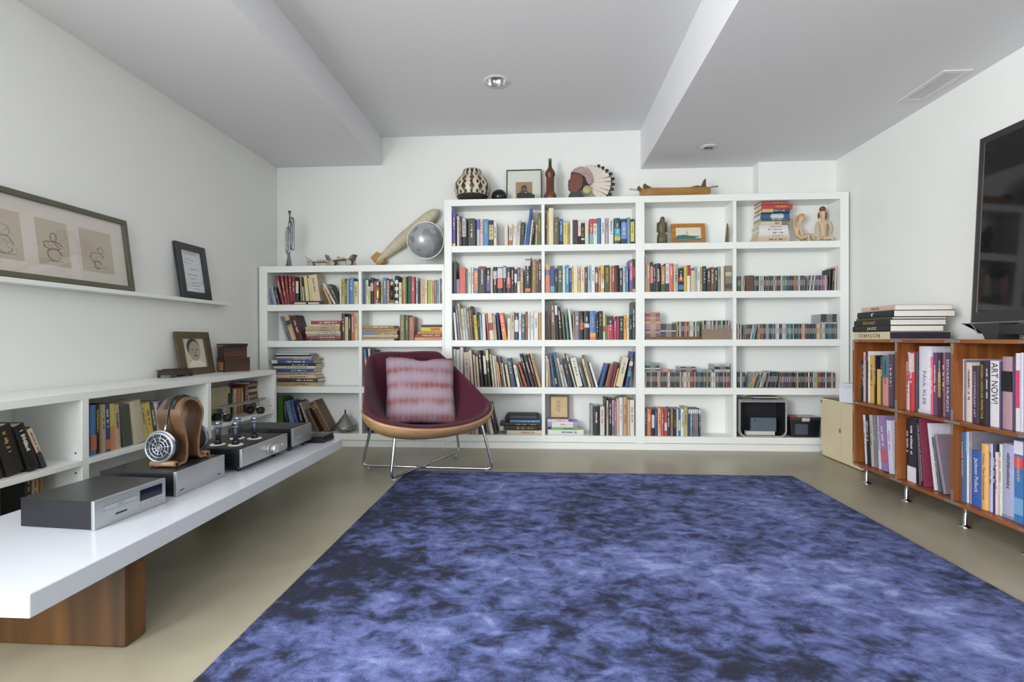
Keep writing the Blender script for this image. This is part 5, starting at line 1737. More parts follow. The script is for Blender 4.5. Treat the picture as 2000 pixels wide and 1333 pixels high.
# white lace-patterned carton on the case
wbx = thing('white_carton', 'white carton with a lace band resting on the cream case', 'box', (2.222, 3.615, .4535), rotz=R(20))
WC = mat('white_card', 'd6d8e4', .6)
box('body', -.075, .075, -.075, .075, 0, .135, WC, wbx, bevel=.002)
LB_ = mat('lace_band_grey', 'b4b4c4', .6)
for k in range(6):
    a = -.062 + k * .025
    tube('lace_ring', [(a + .010 * math.cos(2 * PI * q / 14), -.0755, .115 + .010 * math.sin(2 * PI * q / 14)) for q in range(14)], .0016, LB_, wbx, 5, closed=True)
    tube('lace_ring', [(-.0755, a + .010 * math.cos(2 * PI * q / 14), .115 + .010 * math.sin(2 * PI * q / 14)) for q in range(14)], .0016, LB_, wbx, 5, closed=True)
env = box('paper_packet', 2.215, 2.30, 3.42, 3.52, .4528, .461, WC, bevel=.001)
tag(env, 'flat white paper packet on the cream case next to the carton', 'packet')

# ---- television on the console
tvl = math.atan2(.045, .95)
tv = thing('television', 'large black flat television leaning back slightly on the shelf unit', 'television', (2.235, 2.02, P(1897, 632, X=2.23).z), rot=(0, tvl, 0))
y0 = P(1896, 632, X=2.228).y - 2.02
TVZ = P(1897, 632, X=2.23).z - ZT_ - .0095
TVB = mat('tv_dark_bezel', '2b2b2d', .3); TVS = mat('tv_silver_trim', 'b4aeb0', .25, metal=.9)
scr, nt, b = new_mat('tv_screen'); b.inputs['Base Color'].default_value = (.006, .006, .007, 1); b.inputs['Roughness'].default_value = .06
n_ = nt.nodes.new('ShaderNodeTexNoise'); n_.inputs['Scale'].default_value = 3; mr = nt.nodes.new('ShaderNodeMapRange'); mr.inputs['To Min'].default_value = .04; mr.inputs['To Max'].default_value = .07
nt.links.new(n_.outputs['Fac'], mr.inputs['Value']); nt.links.new(mr.outputs['Result'], b.inputs['Roughness'])
HT = (P(1912, 272, X=2.265).z - P(1897, 632, X=2.23).z) / math.cos(tvl)
box('back_shell', .004, .045, -y0, y0, 0.004, HT - .004, TVB, tv, bevel=.006)
bz = box('bezel', -.006, .004, -y0 + .003, y0 - .003, .003, HT - .003, TVB, tv, bevel=.002)
box('screen', -.0075, -.0058, -y0 + .035, y0 - .035, .06, HT - .035, scr, tv)
for (ya, yb_, za, zb_) in ((-y0, -y0 + .003, 0, HT), (y0 - .003, y0, 0, HT), (-y0 + .003, y0 - .003, 0, .003), (-y0 + .003, y0 - .003, HT - .003, HT)):
    box('edge_trim', -.0085, .006, ya, yb_, za, zb_, TVS, tv)
for (ya, yb_) in ((-y0 + .030, -y0 + .032), (y0 - .032, y0 - .030)): box('inner_trim', -.0082, -.006, ya, yb_, .055, HT - .03, TVS, tv)
stand = thing('tv_stand', 'dark moulded television stand with silver edge on the shelf unit', 'stand', (2.235, 2.02, ZT_ + .0095))
for s in (-1, 1):
    yy = s * (y0 - .10)
    poly = [(yy + s * .10, TVZ - .003), (yy + s * .05, TVZ - .003), (yy + s * .032, TVZ - .018), (yy + s * .008, TVZ - .05), (yy - s * .022, TVZ - .062), (yy - s * .03, .0003), (yy - s * .10, .0003), (yy - s * .10, TVZ - .003)]
    prism('bracket', poly, -.05, .05, TVB, stand, axis='X', bevel=.002)
    tube('edge_bead', [(-.05, p[0], p[1] + .0) for p in poly[:5]], .0032, TVS, stand, 8)
box('cross_bar', -.02, .03, -y0 + .12, y0 - .12, .022, TVZ - .01, TVB, stand, bevel=.003)
# camera-like device with a round lens in front of the stand
dv = thing('black_webcam', 'black device with a silver round lens at the foot of the television', 'camera', (2.10, 2.165, ZT_ + .0095), rotz=R(-72))
box('base', -.075, .075, -.04, .05, .0003, .012, mat('grey_green_base', '5a6664', .4), dv, bevel=.004)
box('body', -.06, .06, -.018, .045, .0123, .062, mat('black_plastic', '141416', .3), dv, bevel=.008)
lathe('lens_ring', [(.026, -.018), (.028, -.026), (.024, -.028)], SIL, dv, 32, 'Y', (.015, 0, .040))
lathe('lens', [(.0235, -.0185), (.022, -.026), (.010, -.029), (.001, -.030)], mat('lens_pinkish', '8a7880', .15, vary=.3, scale=90), dv, 32, 'Y', (.015, 0, .040))
lathe('button', [(.004, -.018), (.003, -.021)], SIL, dv, 12, 'Y', (-.045, 0, .042))
# ------------------------------------------------------------------ ornaments on top of the bookcases
ZTL, ZTT = 1.535, 2.070
CHRO = mat('old_nickel', '8f9296', .14, metal=1.0, vary=.15)
# bugle standing on its bell
p = P(564.5, 517, Y=4.10)
bu = thing('bugle', 'silver bugle standing upright on its bell on the low bookcase', 'bugle', (p.x, 4.10, ZTL))
bu.scale = (.93, .93, .93)
lathe('bell', [(.040, .0004), (.036, .004), (.026, .02), (.020, .05), (.014, .09), (.0095, .135), (.0085, .15)], CHRO, bu, 28)
tube('main_tube', [(0, 0, .145), (0.004, 0, .25), (.008, 0, .40), (.010, 0, .43)], .009, CHRO, bu)
def loop(name, x0, x1, z0, z1, y, r): return tube(name, spline([(x0, y, z0 + .03), (x0, y, (z0 + z1) / 2), (x0, y, z1 - .03), ((x0 + x1) / 2, y, z1), (x1, y, z1 - .03), (x1, y, (z0 + z1) / 2), (x1, y, z0 + .03), ((x0 + x1) / 2, y, z0)], 5, closed=True), r, CHRO, bu, closed=True)
loop('tube_loop', -.018, .010, .12, .36, -.012, .008); loop('tube_loop', .012, .040, .16, .455, .010, .008); loop('tube_loop', -.010, .020, .20, .43, .014, .006)
lathe('mouthpiece', [(.006, .43), (.006, .475), (.009, .495), (.014, .515), (.012, .516)], mat('dark_brass', '5a4c38', .3, metal=.9), bu, 18, c=(.008, 0, 0))
tube('brace', [(-.016, -.006, .20), (.03, .006, .20)], .003, CHRO, bu); tube('brace', [(-.012, -.006, .32), (.03, .006, .32)], .003, CHRO, bu)
# pair of old metal roller skates
SKM = mat('worn_skate_metal', '8a8278', .35, metal=.7, vary=.3, scale=20); LEA = mat('pale_leather', 'b8aa98', .7)
def skate(px, y, rz, label):
    q = P(px, 517, Y=y)
    t = thing('roller_skate', label, 'roller skate', (q.x, y, ZTL), rotz=rz, group='old roller skates')
    box('sole_plate', -.12, .12, -.028, .028, .052, .058, SKM, t, bevel=.002)
    prism('heel_cup', [(.10, .058), (.135, .058), (.150, .105), (.142, .107), (.12, .068)], -.026, .026, SKM, t, axis='Y')
    prism('toe_clip', [(-.11, .058), (-.075, .058), (-.10, .085), (-.125, .100), (-.132, .098)], -.03, .03, SKM, t, axis='Y')
    box('strap', -.03, .03, -.034, .034, .0582, .074, LEA, t, bevel=.006)
    for x in (-.085, .075):
        tube('axle', [(x, -.045, .026), (x, .045, .026)], .005, SKM, t)
        prism('truck', [(x - .02, .052), (x + .02, .052), (x + .007, .026), (x - .007, .026)], -.02, .02, SKM, t, axis='Y')
        for s in (-1, 1): lathe('wheel', [(.010, s * .026), (.025, s * .028), (.026, s * .044), (.012, s * .046)], LEA, t, 24, 'Y', (x, 0, .0264))
    return t
skate(628, 4.22, R(8), 'worn metal roller skate nearer the bugle, heel up')
skate(668, 4.13, R(170), 'worn metal roller skate nearer the airship')
# paper-covered model airship leaning on the wall
a_ = math.atan2(103, 128)
A0 = P(727, 514, Y=4.27); A1 = P(858, 418, Y=4.27)
Ls = (A1 - A0).length
ash = thing('model_airship', 'tan paper model airship with wooden fins leaning behind the globe', 'model', (A0.x + .02, 4.305, ZTL + .06), rot=(0, -a_, 0))
TISS = mat('airship_tissue', 'c6bda4', .6, vary=.08, scale=12)
pr_ = []
for i in range(25):
    u = i / 24; r_ = .060 * (min(1, (u / .45)) ** .55 if u < .45 else 1.0) * ((1 - max(0, (u - .78) / .22) ** 2.2) ** .5)
    pr_.append((max(r_, .004), u * Ls))
lathe('envelope', pr_, TISS, ash, 28, 'X')
for i in range(3, 23, 3): lathe('rib', [(pr_[i][0] + .0008, pr_[i][1] - .001), (pr_[i][0] + .0008, pr_[i][1] + .001)], mat('rib_brown', '9a8664', .6), ash, 28, 'X', cap=False)
BAL = wood('balsa', 'b89058', 'cfa870', 'X', 3)
for k in range(4):
    an = PI / 4 + k * PI / 2
    fn = prism('tail_fin', [(-.01, .012), (.09, .035), (.075, .075), (.0, .07)], -.0025, .0025, BAL, ash, axis='Y'); fn.rotation_euler = (an, 0, 0)
# silver globe on a stand
gc_ = P(831, 470, Y=4.125); GRd = .144
gx = min(gc_.x, -.812 - .164)
gl_ = thing('globe', 'silver grey globe in a white meridian ring on a slim stand', 'globe', (gx, 4.125, ZTL))
zc_ = gc_.z - ZTL
gm, nt, b = new_mat('globe_silver')
tc = nt.nodes.new('ShaderNodeTexCoord'); nz = nt.nodes.new('ShaderNodeTexNoise'); nz.inputs['Scale'].default_value = 9; nz.inputs['Detail'].default_value = 6
rp = nt.nodes.new('ShaderNodeValToRGB'); rp.color_ramp.elements[0].position = .49; rp.color_ramp.elements[0].color = lin('b2b5b8'); rp.color_ramp.elements[1].position = .53; rp.color_ramp.elements[1].color = lin('94939a')
nt.links.new(tc.outputs['Object'], nz.inputs['Vector']); nt.links.new(nz.outputs['Fac'], rp.inputs['Fac']); nt.links.new(rp.outputs['Color'], b.inputs['Base Color'])
b.inputs['Metallic'].default_value = .35; b.inputs['Roughness'].default_value = .32
bm = bmesh.new(); bmesh.ops.create_uvsphere(bm, u_segments=48, v_segments=24, radius=GRd)
finish('sphere', bm, gm, gl_, loc=(0, 0, zc_), rot=(R(10), R(23), 0), smooth=True)
RW = mat('ring_pale', 'ccd2cc', .3, metal=.3)
ring = [(math.cos(2 * PI * k / 56) * .157, 0, zc_ + math.sin(2 * PI * k / 56) * .157) for k in range(56)]
tube('meridian_ring', ring, .006, RW, gl_, 8, closed=True)
for s in (-1, 1): tube('axis_pin', [(s * .143 * math.sin(R(23)), 0, zc_ + s * .143 * math.cos(R(23))), (s * .158 * math.sin(R(23)), 0, zc_ + s * .158 * math.cos(R(23)))], .005, RW, gl_)
lathe('pole', [(.008, .008), (.008, zc_ - .161)], RW, gl_, 16); lathe('base', [(.066, .0004), (.066, .005), (.02, .012), (.008, .014)], RW, gl_, 32)

# painted pottery jar
q = P(922.5, 386, Y=4.20)
def pot_mat():
    mt, nt, b = new_mat('painted_pottery'); L = nt.links.new; N = nt.nodes.new
    tc = N('ShaderNodeTexCoord'); sp = N('ShaderNodeSeparateXYZ'); L(tc.outputs['Object'], sp.inputs[0])
    def M(op, a, b2=None, c=None):
        n = N('ShaderNodeMath'); n.operation = op
        for i, v in enumerate((a, b2, c)):
            if v is None: continue
            if isinstance(v, (int, float)): n.inputs[i].default_value = v
            else: L(v, n.inputs[i])
        return n.outputs[0]
    ang = M('DIVIDE', M('ARCTAN2', sp.outputs['Y'], sp.outputs['X']), 2 * PI)
    u = M('PINGPONG', M('MULTIPLY', ang, 13.0), .5); v = M('PINGPONG', M('MULTIPLY', sp.outputs['Z'], 13.0), .5)
    d1 = M('LESS_THAN', u, M('MULTIPLY', v, .62))
    u2 = M('PINGPONG', M('ADD', M('MULTIPLY', ang, 18.0), .25), .5)
    d2 = M('LESS_THAN', M('ADD', u2, v), .26)
    d3 = M('LESS_THAN', sp.outputs['Z'], .062)
    cream, blk, brn = lin('d0c6ae'), lin('2a2622'), lin('6a4030')
    def mix(f, A, B):
        n = N('ShaderNodeMix'); n.data_type = 'RGBA'; L(f, n.inputs['Factor'])
        for k, V in (('A', A), ('B', B)):
            if isinstance(V, tuple): n.inputs[k].default_value = V
            else: L(V, n.inputs[k])
        return n.outputs['Result']
    d4 = M('GREATER_THAN', M('FRACT', M('MULTIPLY', sp.outputs['Z'], 9.0)), .5)
    col = mix(d1, cream, mix(d4, blk, brn)); col = mix(d2, col, blk); col = mix(d3, col, lin('332c26'))
    L(col, b.inputs['Base Color']); b.inputs['Roughness'].default_value = .35
    return mt
jar = lathe('pottery_jar', [(.085, .0004), (.10, .004), (.135, .06), (.153, .115), (.155, .15), (.142, .185), (.112, .222), (.092, .245), (.082, .272), (.075, .290), (.070, .290), (.076, .27), (.10, .22), (.10, .05)], pot_mat(), n=48, cap=True)
jar.location = (q.x, 4.20, ZTT)
tag(jar, 'wide painted pottery jar with black and cream geometric pattern', 'jar')
# black pot
q = P(975, 386, Y=4.19)
bp_ = lathe('black_pot', [(.03, .0004), (.05, .01), (.064, .04), (.066, .06), (.058, .088), (.040, .106), (.028, .112), (.024, .110), (.03, .09)], mat('burnished_black', '15161a', .12), n=36)
bp_.location = (q.x, 4.19, ZTT); tag(bp_, 'small burnished black pot beside the painted jar', 'pot')
# framed sepia photograph
def wall_frame(name, label, cat, px0, px1, ptop, Y, zb, border, fmat, mmat, leanang, depth=.016):
    x0, x1 = P(px0, ptop, Y=Y).x, P(px1, ptop, Y=Y).x; h = (P((px0 + px1) / 2, ptop, Y=Y).z - zb) / math.cos(leanang)
    t = thing(name, label, cat, ((x0 + x1) / 2, Y - h * math.sin(leanang) * .5, zb + .0006), rot=(-leanang, 0, 0)); w = x1 - x0
    for z in (0, h - border): box('frame_rail', -w / 2, w / 2, -depth / 2, depth / 2, z, z + border, fmat, t, bevel=.001)
    for x in (-w / 2, w / 2 - border): box('frame_rail', x, x + border, -depth / 2, depth / 2, border, h - border, fmat, t, bevel=.001)
    m_ = box('mat_board', -w / 2 + border * .5, w / 2 - border * .5, .0, .003, border * .5, h - border * .5, mmat, t)
    return t, w, h, m_
t, w, h, m_ = wall_frame('framed_portrait', 'sepia portrait in a thin black frame on the tall bookcase', 'photograph', 989, 1058, 331, 4.30, ZTT, .008, mat('thin_black_frame', '1c1a1a', .35), mat('white_mat', 'e2e4d8', .85, vary=.02), R(6))
def flatY(name, poly, y, mt, par): return prism(name, poly, y, y + .0004, mt, par, axis='Y')
pw, ph = .145, .165; cz_ = .10
pt = flatY('photo_print', [(-pw / 2, .05), (pw / 2, .05), (pw / 2, .05 + ph), (-pw / 2, .05 + ph)], -.0012, mat('sepia_tone', 'a08a66', .7, vary=.2, scale=10), m_)
flatY('printed_tone', [(-.06, .051), (.06, .051), (.055, .10), (.03, .135), (-.03, .135), (-.055, .10)], -.0018, mat('sepia_dark', '5a4630', .7), pt)
flatY('printed_tone', disc_poly(0, .155, .024, .03), -.0022, mat('sepia_hair', '33281e', .7), pt); flatY('printed_tone', disc_poly(0, .150, .015, .02), -.0028, mat('sepia_face', '7a6248', .7), pt)
flatY('printed_tone', [(-.02, .06), (-.005, .06), (.025, .12), (.01, .125)], -.0024, mat('sepia_light', 'c8b490', .7), pt)
box('glass_pane', -w / 2 + .007, w / 2 - .007, -.007, -.0055, .007, h - .007, glass(), t)
q0, q1 = P(1010, 384, Y=4.16).x, P(1044, 384, Y=4.16).x
bl = thing('black_block', 'low stepped black block in front of the sepia portrait', 'block', ((q0 + q1) / 2, 4.16, ZTT))
box('lower_step', (q0 - q1) / 2, (q1 - q0) / 2, -.02, .02, .0004, .058, mat('matte_black', '1d1d1f', .6), bl, bevel=.001); box('upper_step', (q0 - q1) / 2, (q1 - q0) / 2 - .02, -.018, .02, .0582, .07, mat('matte_black', '1d1d1f', .6), bl, bevel=.001)
# turned wooden bottle with a green tip
q = P(1074.5, 386, Y=4.18)
tb = thing('turned_bottle', 'turned dark wooden bottle with a bright green tip', 'bottle', (q.x, 4.18, ZTT))
lathe('body', [(.045, .0004), (.054, .012), (.054, .05), (.044, .075), (.036, .085), (.034, .20), (.036, .215), (.042, .225), (.043, .245), (.036, .262), (.020, .285), (.0145, .30), (.0130, .345)], wood('turned_mahogany', '4a2c1e', '6e442c', 'Z', 2, .3), tb, 32)
lathe('tip', [(.0135, .345), (.0135, .364), (.011, .367)], mat('green_tip', '1f8a4a', .4), tb, 20)
# carved profile bust with a feather headdress
O_ = P(1110, 386, Y=4.20); S_ = 4.20 / F * 1.0
def pz(zx, zy):   # enlarged view (870,290) x5 -> local x,z on the bust's plane
    return ((870 + zx / 5 - 1110) * S_, max(.0006, P(1150, 290 + zy / 5, Y=4.20).z - ZTT))
fb = thing('feathered_bust', 'carved and painted profile bust wearing a white feather headdress', 'sculpture', (O_.x, 4.20, ZTT))
SKIN = mat('painted_brown_skin', '6e3c2c', .45, vary=.1)
face = [pz(a, b) for a, b in ((1222, 258), (1262, 245), (1330, 262), (1345, 330), (1330, 385), (1300, 420), (1285, 440), (1225, 435), (1220, 410), (1198, 392), (1205, 370), (1196, 352), (1203, 335), (1196, 322), (1220, 300))]
prism('head', face, -.035, .03, SKIN, fb, axis='Y', bevel=.006)
neck = [pz(a, b) for a, b in ((1225, 425), (1300, 410), (1345, 470), (1345, 530), (1205, 530), (1200, 470))]
prism('neck_collar', neck, -.03, .03, mat('painted_dark_green', '2e3a38', .5), fb, axis='Y', bevel=.004)
hair = [pz(a, b) for a, b in ((1325, 280), (1360, 300), (1400, 360), (1395, 400), (1330, 395), (1345, 330))]
prism('hair', hair, -.03, .025, mat('painted_black', '1c1a1c', .5), fb, axis='Y', bevel=.003)
band = [pz(a, b) for a, b in ((1222, 245), (1262, 205), (1320, 188), (1375, 200), (1412, 250), (1432, 310), (1420, 360), (1395, 368), (1378, 345), (1355, 290), (1310, 258), (1262, 245))]
prism('headband', band, -.042, .02, mat('beaded_band', 'a38c88', .6, vary=.35, scale=60), fb, axis='Y', bevel=.003)
ros = pz(1375, 420)
lathe('rosette', [(.036, -.046), (.034, -.052), (.006, -.056)], mat('straw_rosette', 'b8a878', .6, vary=.35, scale=90), fb, 20, 'Y', (ros[0], 0, ros[1]))
bk_ = [pz(1352, 330)] + [(pz(1352, 330)[0] + .9 * math.cos(R(84 - q_ * 10)) / math.hypot(math.cos(R(84 - q_ * 10)) / .262, math.sin(R(84 - q_ * 10)) / (.165 if 84 - q_ * 10 > 0 else .25)), max(.004, pz(1352, 330)[1] + .9 * math.sin(R(84 - q_ * 10)) / math.hypot(math.cos(R(84 - q_ * 10)) / .262, math.sin(R(84 - q_ * 10)) / (.165 if 84 - q_ * 10 > 0 else .25)))) for q_ in range(14)]
prism('feather_backing', bk_, .004, .012, mat('dark_backing', '4a4038', .7), fb, axis='Y')
FE = mat('painted_feather', 'd2c8bc', .6, vary=.1, scale=40); FT = mat('feather_tip_black', '232427', .6)
fc_ = pz(1352, 330)
for k in range(13):
    an = R(78 - k * 10.4); L0, L1 = .05, 1 / math.hypot(math.cos(an) / .262, math.sin(an) / (.165 if an > 0 else .25))
    dx_, dz_ = math.cos(an), math.sin(an)
    if fc_[1] + dz_ * L1 < .012: L1 = max(.12, (fc_[1] - .012) / -dz_) if dz_ < 0 else L1
    w_ = .0150
    def fp_(l, s): return (fc_[0] + dx_ * l - dz_ * s, fc_[1] + dz_ * l + dx_ * s)
    yk = -.012 + .004 * (k % 3)
    ft_ = prism('feather', [fp_(L0, -w_ * .6), fp_(L1 * .86, -w_ * 1.1), fp_(L1 * .86, w_ * 1.1), fp_(L0, w_ * .6)], yk, yk + .012, FE, fb, axis='Y')
    if k >= 3: prism('feather_tip', [fp_(L1 * .861, -w_ * 1.1), fp_(L1 * .97, -w_ * .7), fp_(L1, 0), fp_(L1 * .97, w_ * .7), fp_(L1 * .861, w_ * 1.1)], yk, yk + .012, FT, ft_, axis='Y')
# old wooden model ship
q0, q1 = P(1249, 378, Y=4.17).x, P(1388, 378, Y=4.17).x; Lh = q1 - q0
sh = thing('model_ship', 'weathered wooden model ship hull without masts on the tall bookcase', 'model ship', ((q0 + q1) / 2, 4.17, ZTT))
OAK = wood('weathered_oak', '8a6230', 'b08848', 'X', 1.6, .6); DKW = wood('weathered_dark', '4e3826', '6a4c30', 'X', 3, .6)
bm = bmesh.new(); rows_ = []
for i in range(15):
    u = i / 14; x = -Lh / 2 + Lh * u; wd = .045 * max(.04, (1 - abs(2 * u - 1) ** 3.2)); kl = .0006 + .045 * max(0, (u - .86) / .14) + .03 * max(0, (.08 - u) / .08)
    dk = .085 + .012 * (2 * u - 1) ** 2
    rows_.append([bm.verts.new(v) for v in ((x, -wd, dk), (x, -wd * .95, dk * .6), (x, -wd * .5, kl), (x, wd * .5, kl), (x, wd * .95, dk * .6), (x, wd, dk))])
for a, b_ in zip(rows_, rows_[1:]):
    for k in range(6): bm.faces.new((a[k], a[(k + 1) % 6], b_[(k + 1) % 6], b_[k]))
bm.faces.new(rows_[0]); bm.faces.new(rows_[-1])
finish('hull', bm, OAK, sh)
prism('stem_post', [(-Lh / 2 - .02, .10), (-Lh / 2 - .005, .075), (-Lh / 2 + .012, .07), (-Lh / 2 + .015, .095), (-Lh / 2 - .005, .118)], -.008, .008, DKW, sh, axis='Y')
prism('fore_bulwark', [(-Lh / 2 + .035, .09), (-Lh / 2 + .035, .13), (-Lh / 2 + .06, .112), (-Lh / 2 + .10, .09)], -.03, .03, DKW, sh, axis='Y')
prism('aft_bulwark', [(Lh / 2 - .20, .088), (Lh / 2 - .12, .105), (Lh / 2 - .075, .10), (Lh / 2 - .055, .155), (Lh / 2 - .045, .16), (Lh / 2 - .042, .09)], -.02, .02, DKW, sh, axis='Y')
tube('bowsprit', [(-Lh / 2 - .085, 0, .092), (-Lh / 2, 0, .082)], .005, mat('grey_stick', '9a9484', .7), sh); tube('stern_spar', [(Lh / 2 - .03, 0, .092), (Lh / 2 + .06, 0, .10)], .004, DKW, sh)

# ------------------------------------------------------------------ things on the shelves of the tall bookcase
zt = ZSH[0] + .0005
# carved bird
q = P(1293, 470, Y=4.14)
bm = bmesh.new(); prev = None
for (z, rx, ry, cx, cy) in ((0, .042, .035, 0, 0), (.05, .042, .035, 0, 0), (.085, .038, .032, 0, 0), (.09, .026, .024, -.002, 0), (.115, .032, .034, -.004, 0), (.15, .037, .038, -.004, 0), (.175, .034, .034, -.002, 0), (.195, .022, .022, .0, -.004), (.21, .020, .024, .002, -.008), (.225, .016, .018, .002, -.008), (.233, .006, .006, .002, -.006)):
    ring_ = [bm.verts.new((cx + rx * math.cos(2 * PI * k / 18), cy + ry * math.sin(2 * PI * k / 18), z)) for k in range(18)]
    if prev:
        for k in range(18): bm.faces.new((prev[k], prev[(k + 1) % 18], ring_[(k + 1) % 18], ring_[k])).smooth = True
    else: bm.faces.new(list(reversed(ring_)))
    prev = ring_
bm.faces.new(prev)
bd = finish('carved_bird', bm, wood('olive_wood', '4e4634', '6e644a', 'Z', 4, .5), loc=(q.x, 4.14, zt)); tag(bd, 'dark carved wooden bird perched on a block, top shelf', 'carving')
bm = bmesh.new(); bm_lathe(bm, [(.006, 0), (.001, -.014)], 8, 'Y', (.002, -.03, .212)); finish('beak', bm, mat('beak_dark', '3a3428', .5), bd)
for s in (-1, 1): prism('folded_wing', [(-.02, .10), (.02, .11), (.016, .18), (-.012, .185)], s * .036 - .004, s * .036 + .004, wood('olive_wood', '4e4634', '6e644a', 'Z', 4, .5), bd, axis='X')
# little ship painting
t, w, h, m_ = wall_frame('ship_painting', 'small ship painting in a golden wood frame, top shelf', 'painting', 1311.5, 1377, 437, 4.16, ZSH[0] + .002, .032, wood('golden_frame', '9a6428', 'b87e38', 'X', 3, .4), mat('painted_sky', 'd4d2c0', .6, vary=.06), R(8))
flatY('printed_tone', [(-w / 2 + .032, .032), (w / 2 - .032, .032), (w / 2 - .032, .055), (-w / 2 + .032, .062)], -.0008, mat('painted_sea', '5a7a80', .6, vary=.2), m_)
flatY('printed_tone', [(-w / 2 + .04, .052), (.03, .05), (w / 2 - .036, .072), (.02, .075), (-.03, .084), (-w / 2 + .04, .078)], -.0014, mat('painted_hull', '3f6a5a', .5, vary=.2), m_)
flatY('printed_tone', [(-.012, .08), (-.009, .08), (-.009, .115), (-.012, .115)], -.0020, mat('painted_mast', '4a3a30', .5), m_)
# folded card
q = P(1419, 470, Y=4.12)
cd_ = thing('folded_card', 'small folded card with brown and yellow faces, top shelf', 'card', (q.x, 4.11, zt))
bm = bmesh.new(); bm_prism(bm, [(-.016, .02), (-.004, 0), (.004, 0), (-.002, .16)], -.03, .0, 'Y'); finish('brown_leaf', bm, mat('card_brown', '6a5848', .6), cd_)
bm = bmesh.new(); bm_prism(bm, [(-.001, .16), (.020, .125), (.026, .05), (.002, .03)], 0.0005, .002, 'Y'); finish('yellow_leaf', bm, mat('card_yellow', 'c8c47a', .6), cd_)

# two seated figurines (skin modifier over a joint skeleton)
def figurine(name, label, loc, joints, bones, root, hair_pts, hair_mat, rotz=0):
    me = bpy.data.meshes.new('body'); names = list(joints)
    me.from_pydata([joints[k][0] for k in names], [(names.index(a), names.index(b)) for a, b in bones], [])
    o = bpy.data.objects.new('figurine', me); C.objects.link(o); o.location = loc; o.rotation_euler = (0, 0, rotz)
    me.materials.append(mat('ivory_figure', 'c9ae8a', .5, vary=.06))
    md = o.modifiers.new('skin', 'SKIN'); md.use_smooth_shade = True; md.branch_smoothing = .4
    for k, sv in zip(names, me.skin_vertices[0].data):
        r_ = joints[k][1]; r_ *= 1.32; sv.radius = (r_, r_ * (joints[k][2] if len(joints[k]) > 2 else 1)); sv.use_root = k == root
    ss = o.modifiers.new('sub', 'SUBSURF'); ss.levels = 2; ss.render_levels = 2
    tag(o, label, 'figurine', 'seated ivory figurines')
    bm = bmesh.new()
    for (c_, r_) in hair_pts:
        s_ = bmesh.ops.create_icosphere(bm, subdivisions=2, radius=1.0)
        for v in s_['verts']: v.co = Vector((v.co.x * r_[0] + c_[0], v.co.y * r_[1] + c_[1], v.co.z * r_[2] + c_[2]))
    hr = finish('hair', bm, hair_mat, o, smooth=True)
    if len(hair_pts) > 1:
        rm = hr.modifiers.new('remesh', 'REMESH'); rm.mode = 'VOXEL'; rm.voxel_size = .004; rm.use_smooth_shade = True
    return o
u_ = 4.14 / F / 4.762     # metres per enlarged pixel
def fj(zx, zy, y=0.0): return (zx * u_, y, -zy * u_)
def fg(lst, x0, yb): return {k: ((fj(a - x0, b - yb, y)), r, *ex) for k, (a, b, y, r, *ex) in lst.items()}
q = P(1240 + 1480 / 4.762, 468, Y=4.14)
J = fg(dict(pel=(1490, 448, 0, .020), wai=(1492, 400, 0, .0135, 1.0), chs=(1500, 345, 0, .0185), nek=(1512, 308, -.004, .008), hed=(1540, 250, -.008, .019), fac=(1548, 232, -.008, .017),
            ls=(1478, 322, .012, .009), le=(1478, 262, .014, .0075), lh=(1510, 222, .008, .0065), rs=(1520, 330, -.018, .009), re=(1528, 385, -.026, .007), rh=(1540, 430, -.030, .006),
            k1=(1600, 405, -.018, .0115), a1=(1585, 458, -.022, .008), f1=(1612, 464, -.026, .006), k2=(1625, 392, .008, .0115), a2=(1660, 440, .006, .008), f2=(1680, 462, 0, .006)), 1490, 470)
figurine('figurine', 'ivory seated figurine with yellow hair and one arm raised', (q.x + .012, 4.14, ZSH[0] + .001), J,
         [('pel', 'wai'), ('wai', 'chs'), ('chs', 'nek'), ('nek', 'hed'), ('hed', 'fac'), ('chs', 'ls'), ('ls', 'le'), ('le', 'lh'), ('chs', 'rs'), ('rs', 're'), ('re', 'rh'), ('pel', 'k1'), ('k1', 'a1'), ('a1', 'f1'), ('pel', 'k2'), ('k2', 'a2'), ('a2', 'f2')],
         'pel', [(fj(1540 - 1490, 225 - 470, -.004), (.024, .022, .018)), (fj(1520 - 1490, 248 - 470, .004), (.012, .016, .022))], mat('yellow_hair', 'c09a40', .5))
q = P(1240 + 1750 / 4.762, 468, Y=4.14)
J = fg(dict(pel=(1752, 440, .0, .023, .8), wai=(1752, 385, 0, .0165, .8), chs=(1752, 320, 0, .022, .75), nek=(1752, 262, -.002, .009), hed=(1742, 215, -.008, .019), fac=(1738, 185, -.008, .018),
            ls=(1708, 282, 0, .010), le=(1690, 340, -.004, .008), lh=(1684, 395, -.010, .007), rs=(1798, 282, 0, .010), re=(1822, 335, -.002, .008), rh=(1806, 392, -.010, .007),
            k1=(1700, 430, -.035, .013), a1=(1672, 462, -.040, .009), k2=(1800, 430, -.035, .013), a2=(1822, 462, -.040, .009)), 1752, 470)
figurine('figurine', 'ivory seated figurine with long brown hair, arms at the sides', (q.x, 4.14, ZSH[0] + .001), J,
         [('pel', 'wai'), ('wai', 'chs'), ('chs', 'nek'), ('nek', 'hed'), ('hed', 'fac'), ('chs', 'ls'), ('ls', 'le'), ('le', 'lh'), ('chs', 'rs'), ('rs', 're'), ('re', 'rh'), ('pel', 'k1'), ('k1', 'a1'), ('pel', 'k2'), ('k2', 'a2')],
         'pel', [(fj(1748 - 1752, 170 - 470, .0), (.026, .022, .024)), (fj(1775 - 1752, 225 - 470, .006), (.014, .014, .036)), (fj(1720 - 1752, 225 - 470, .008), (.008, .012, .030))], mat('brown_hair', '6e4030', .5))

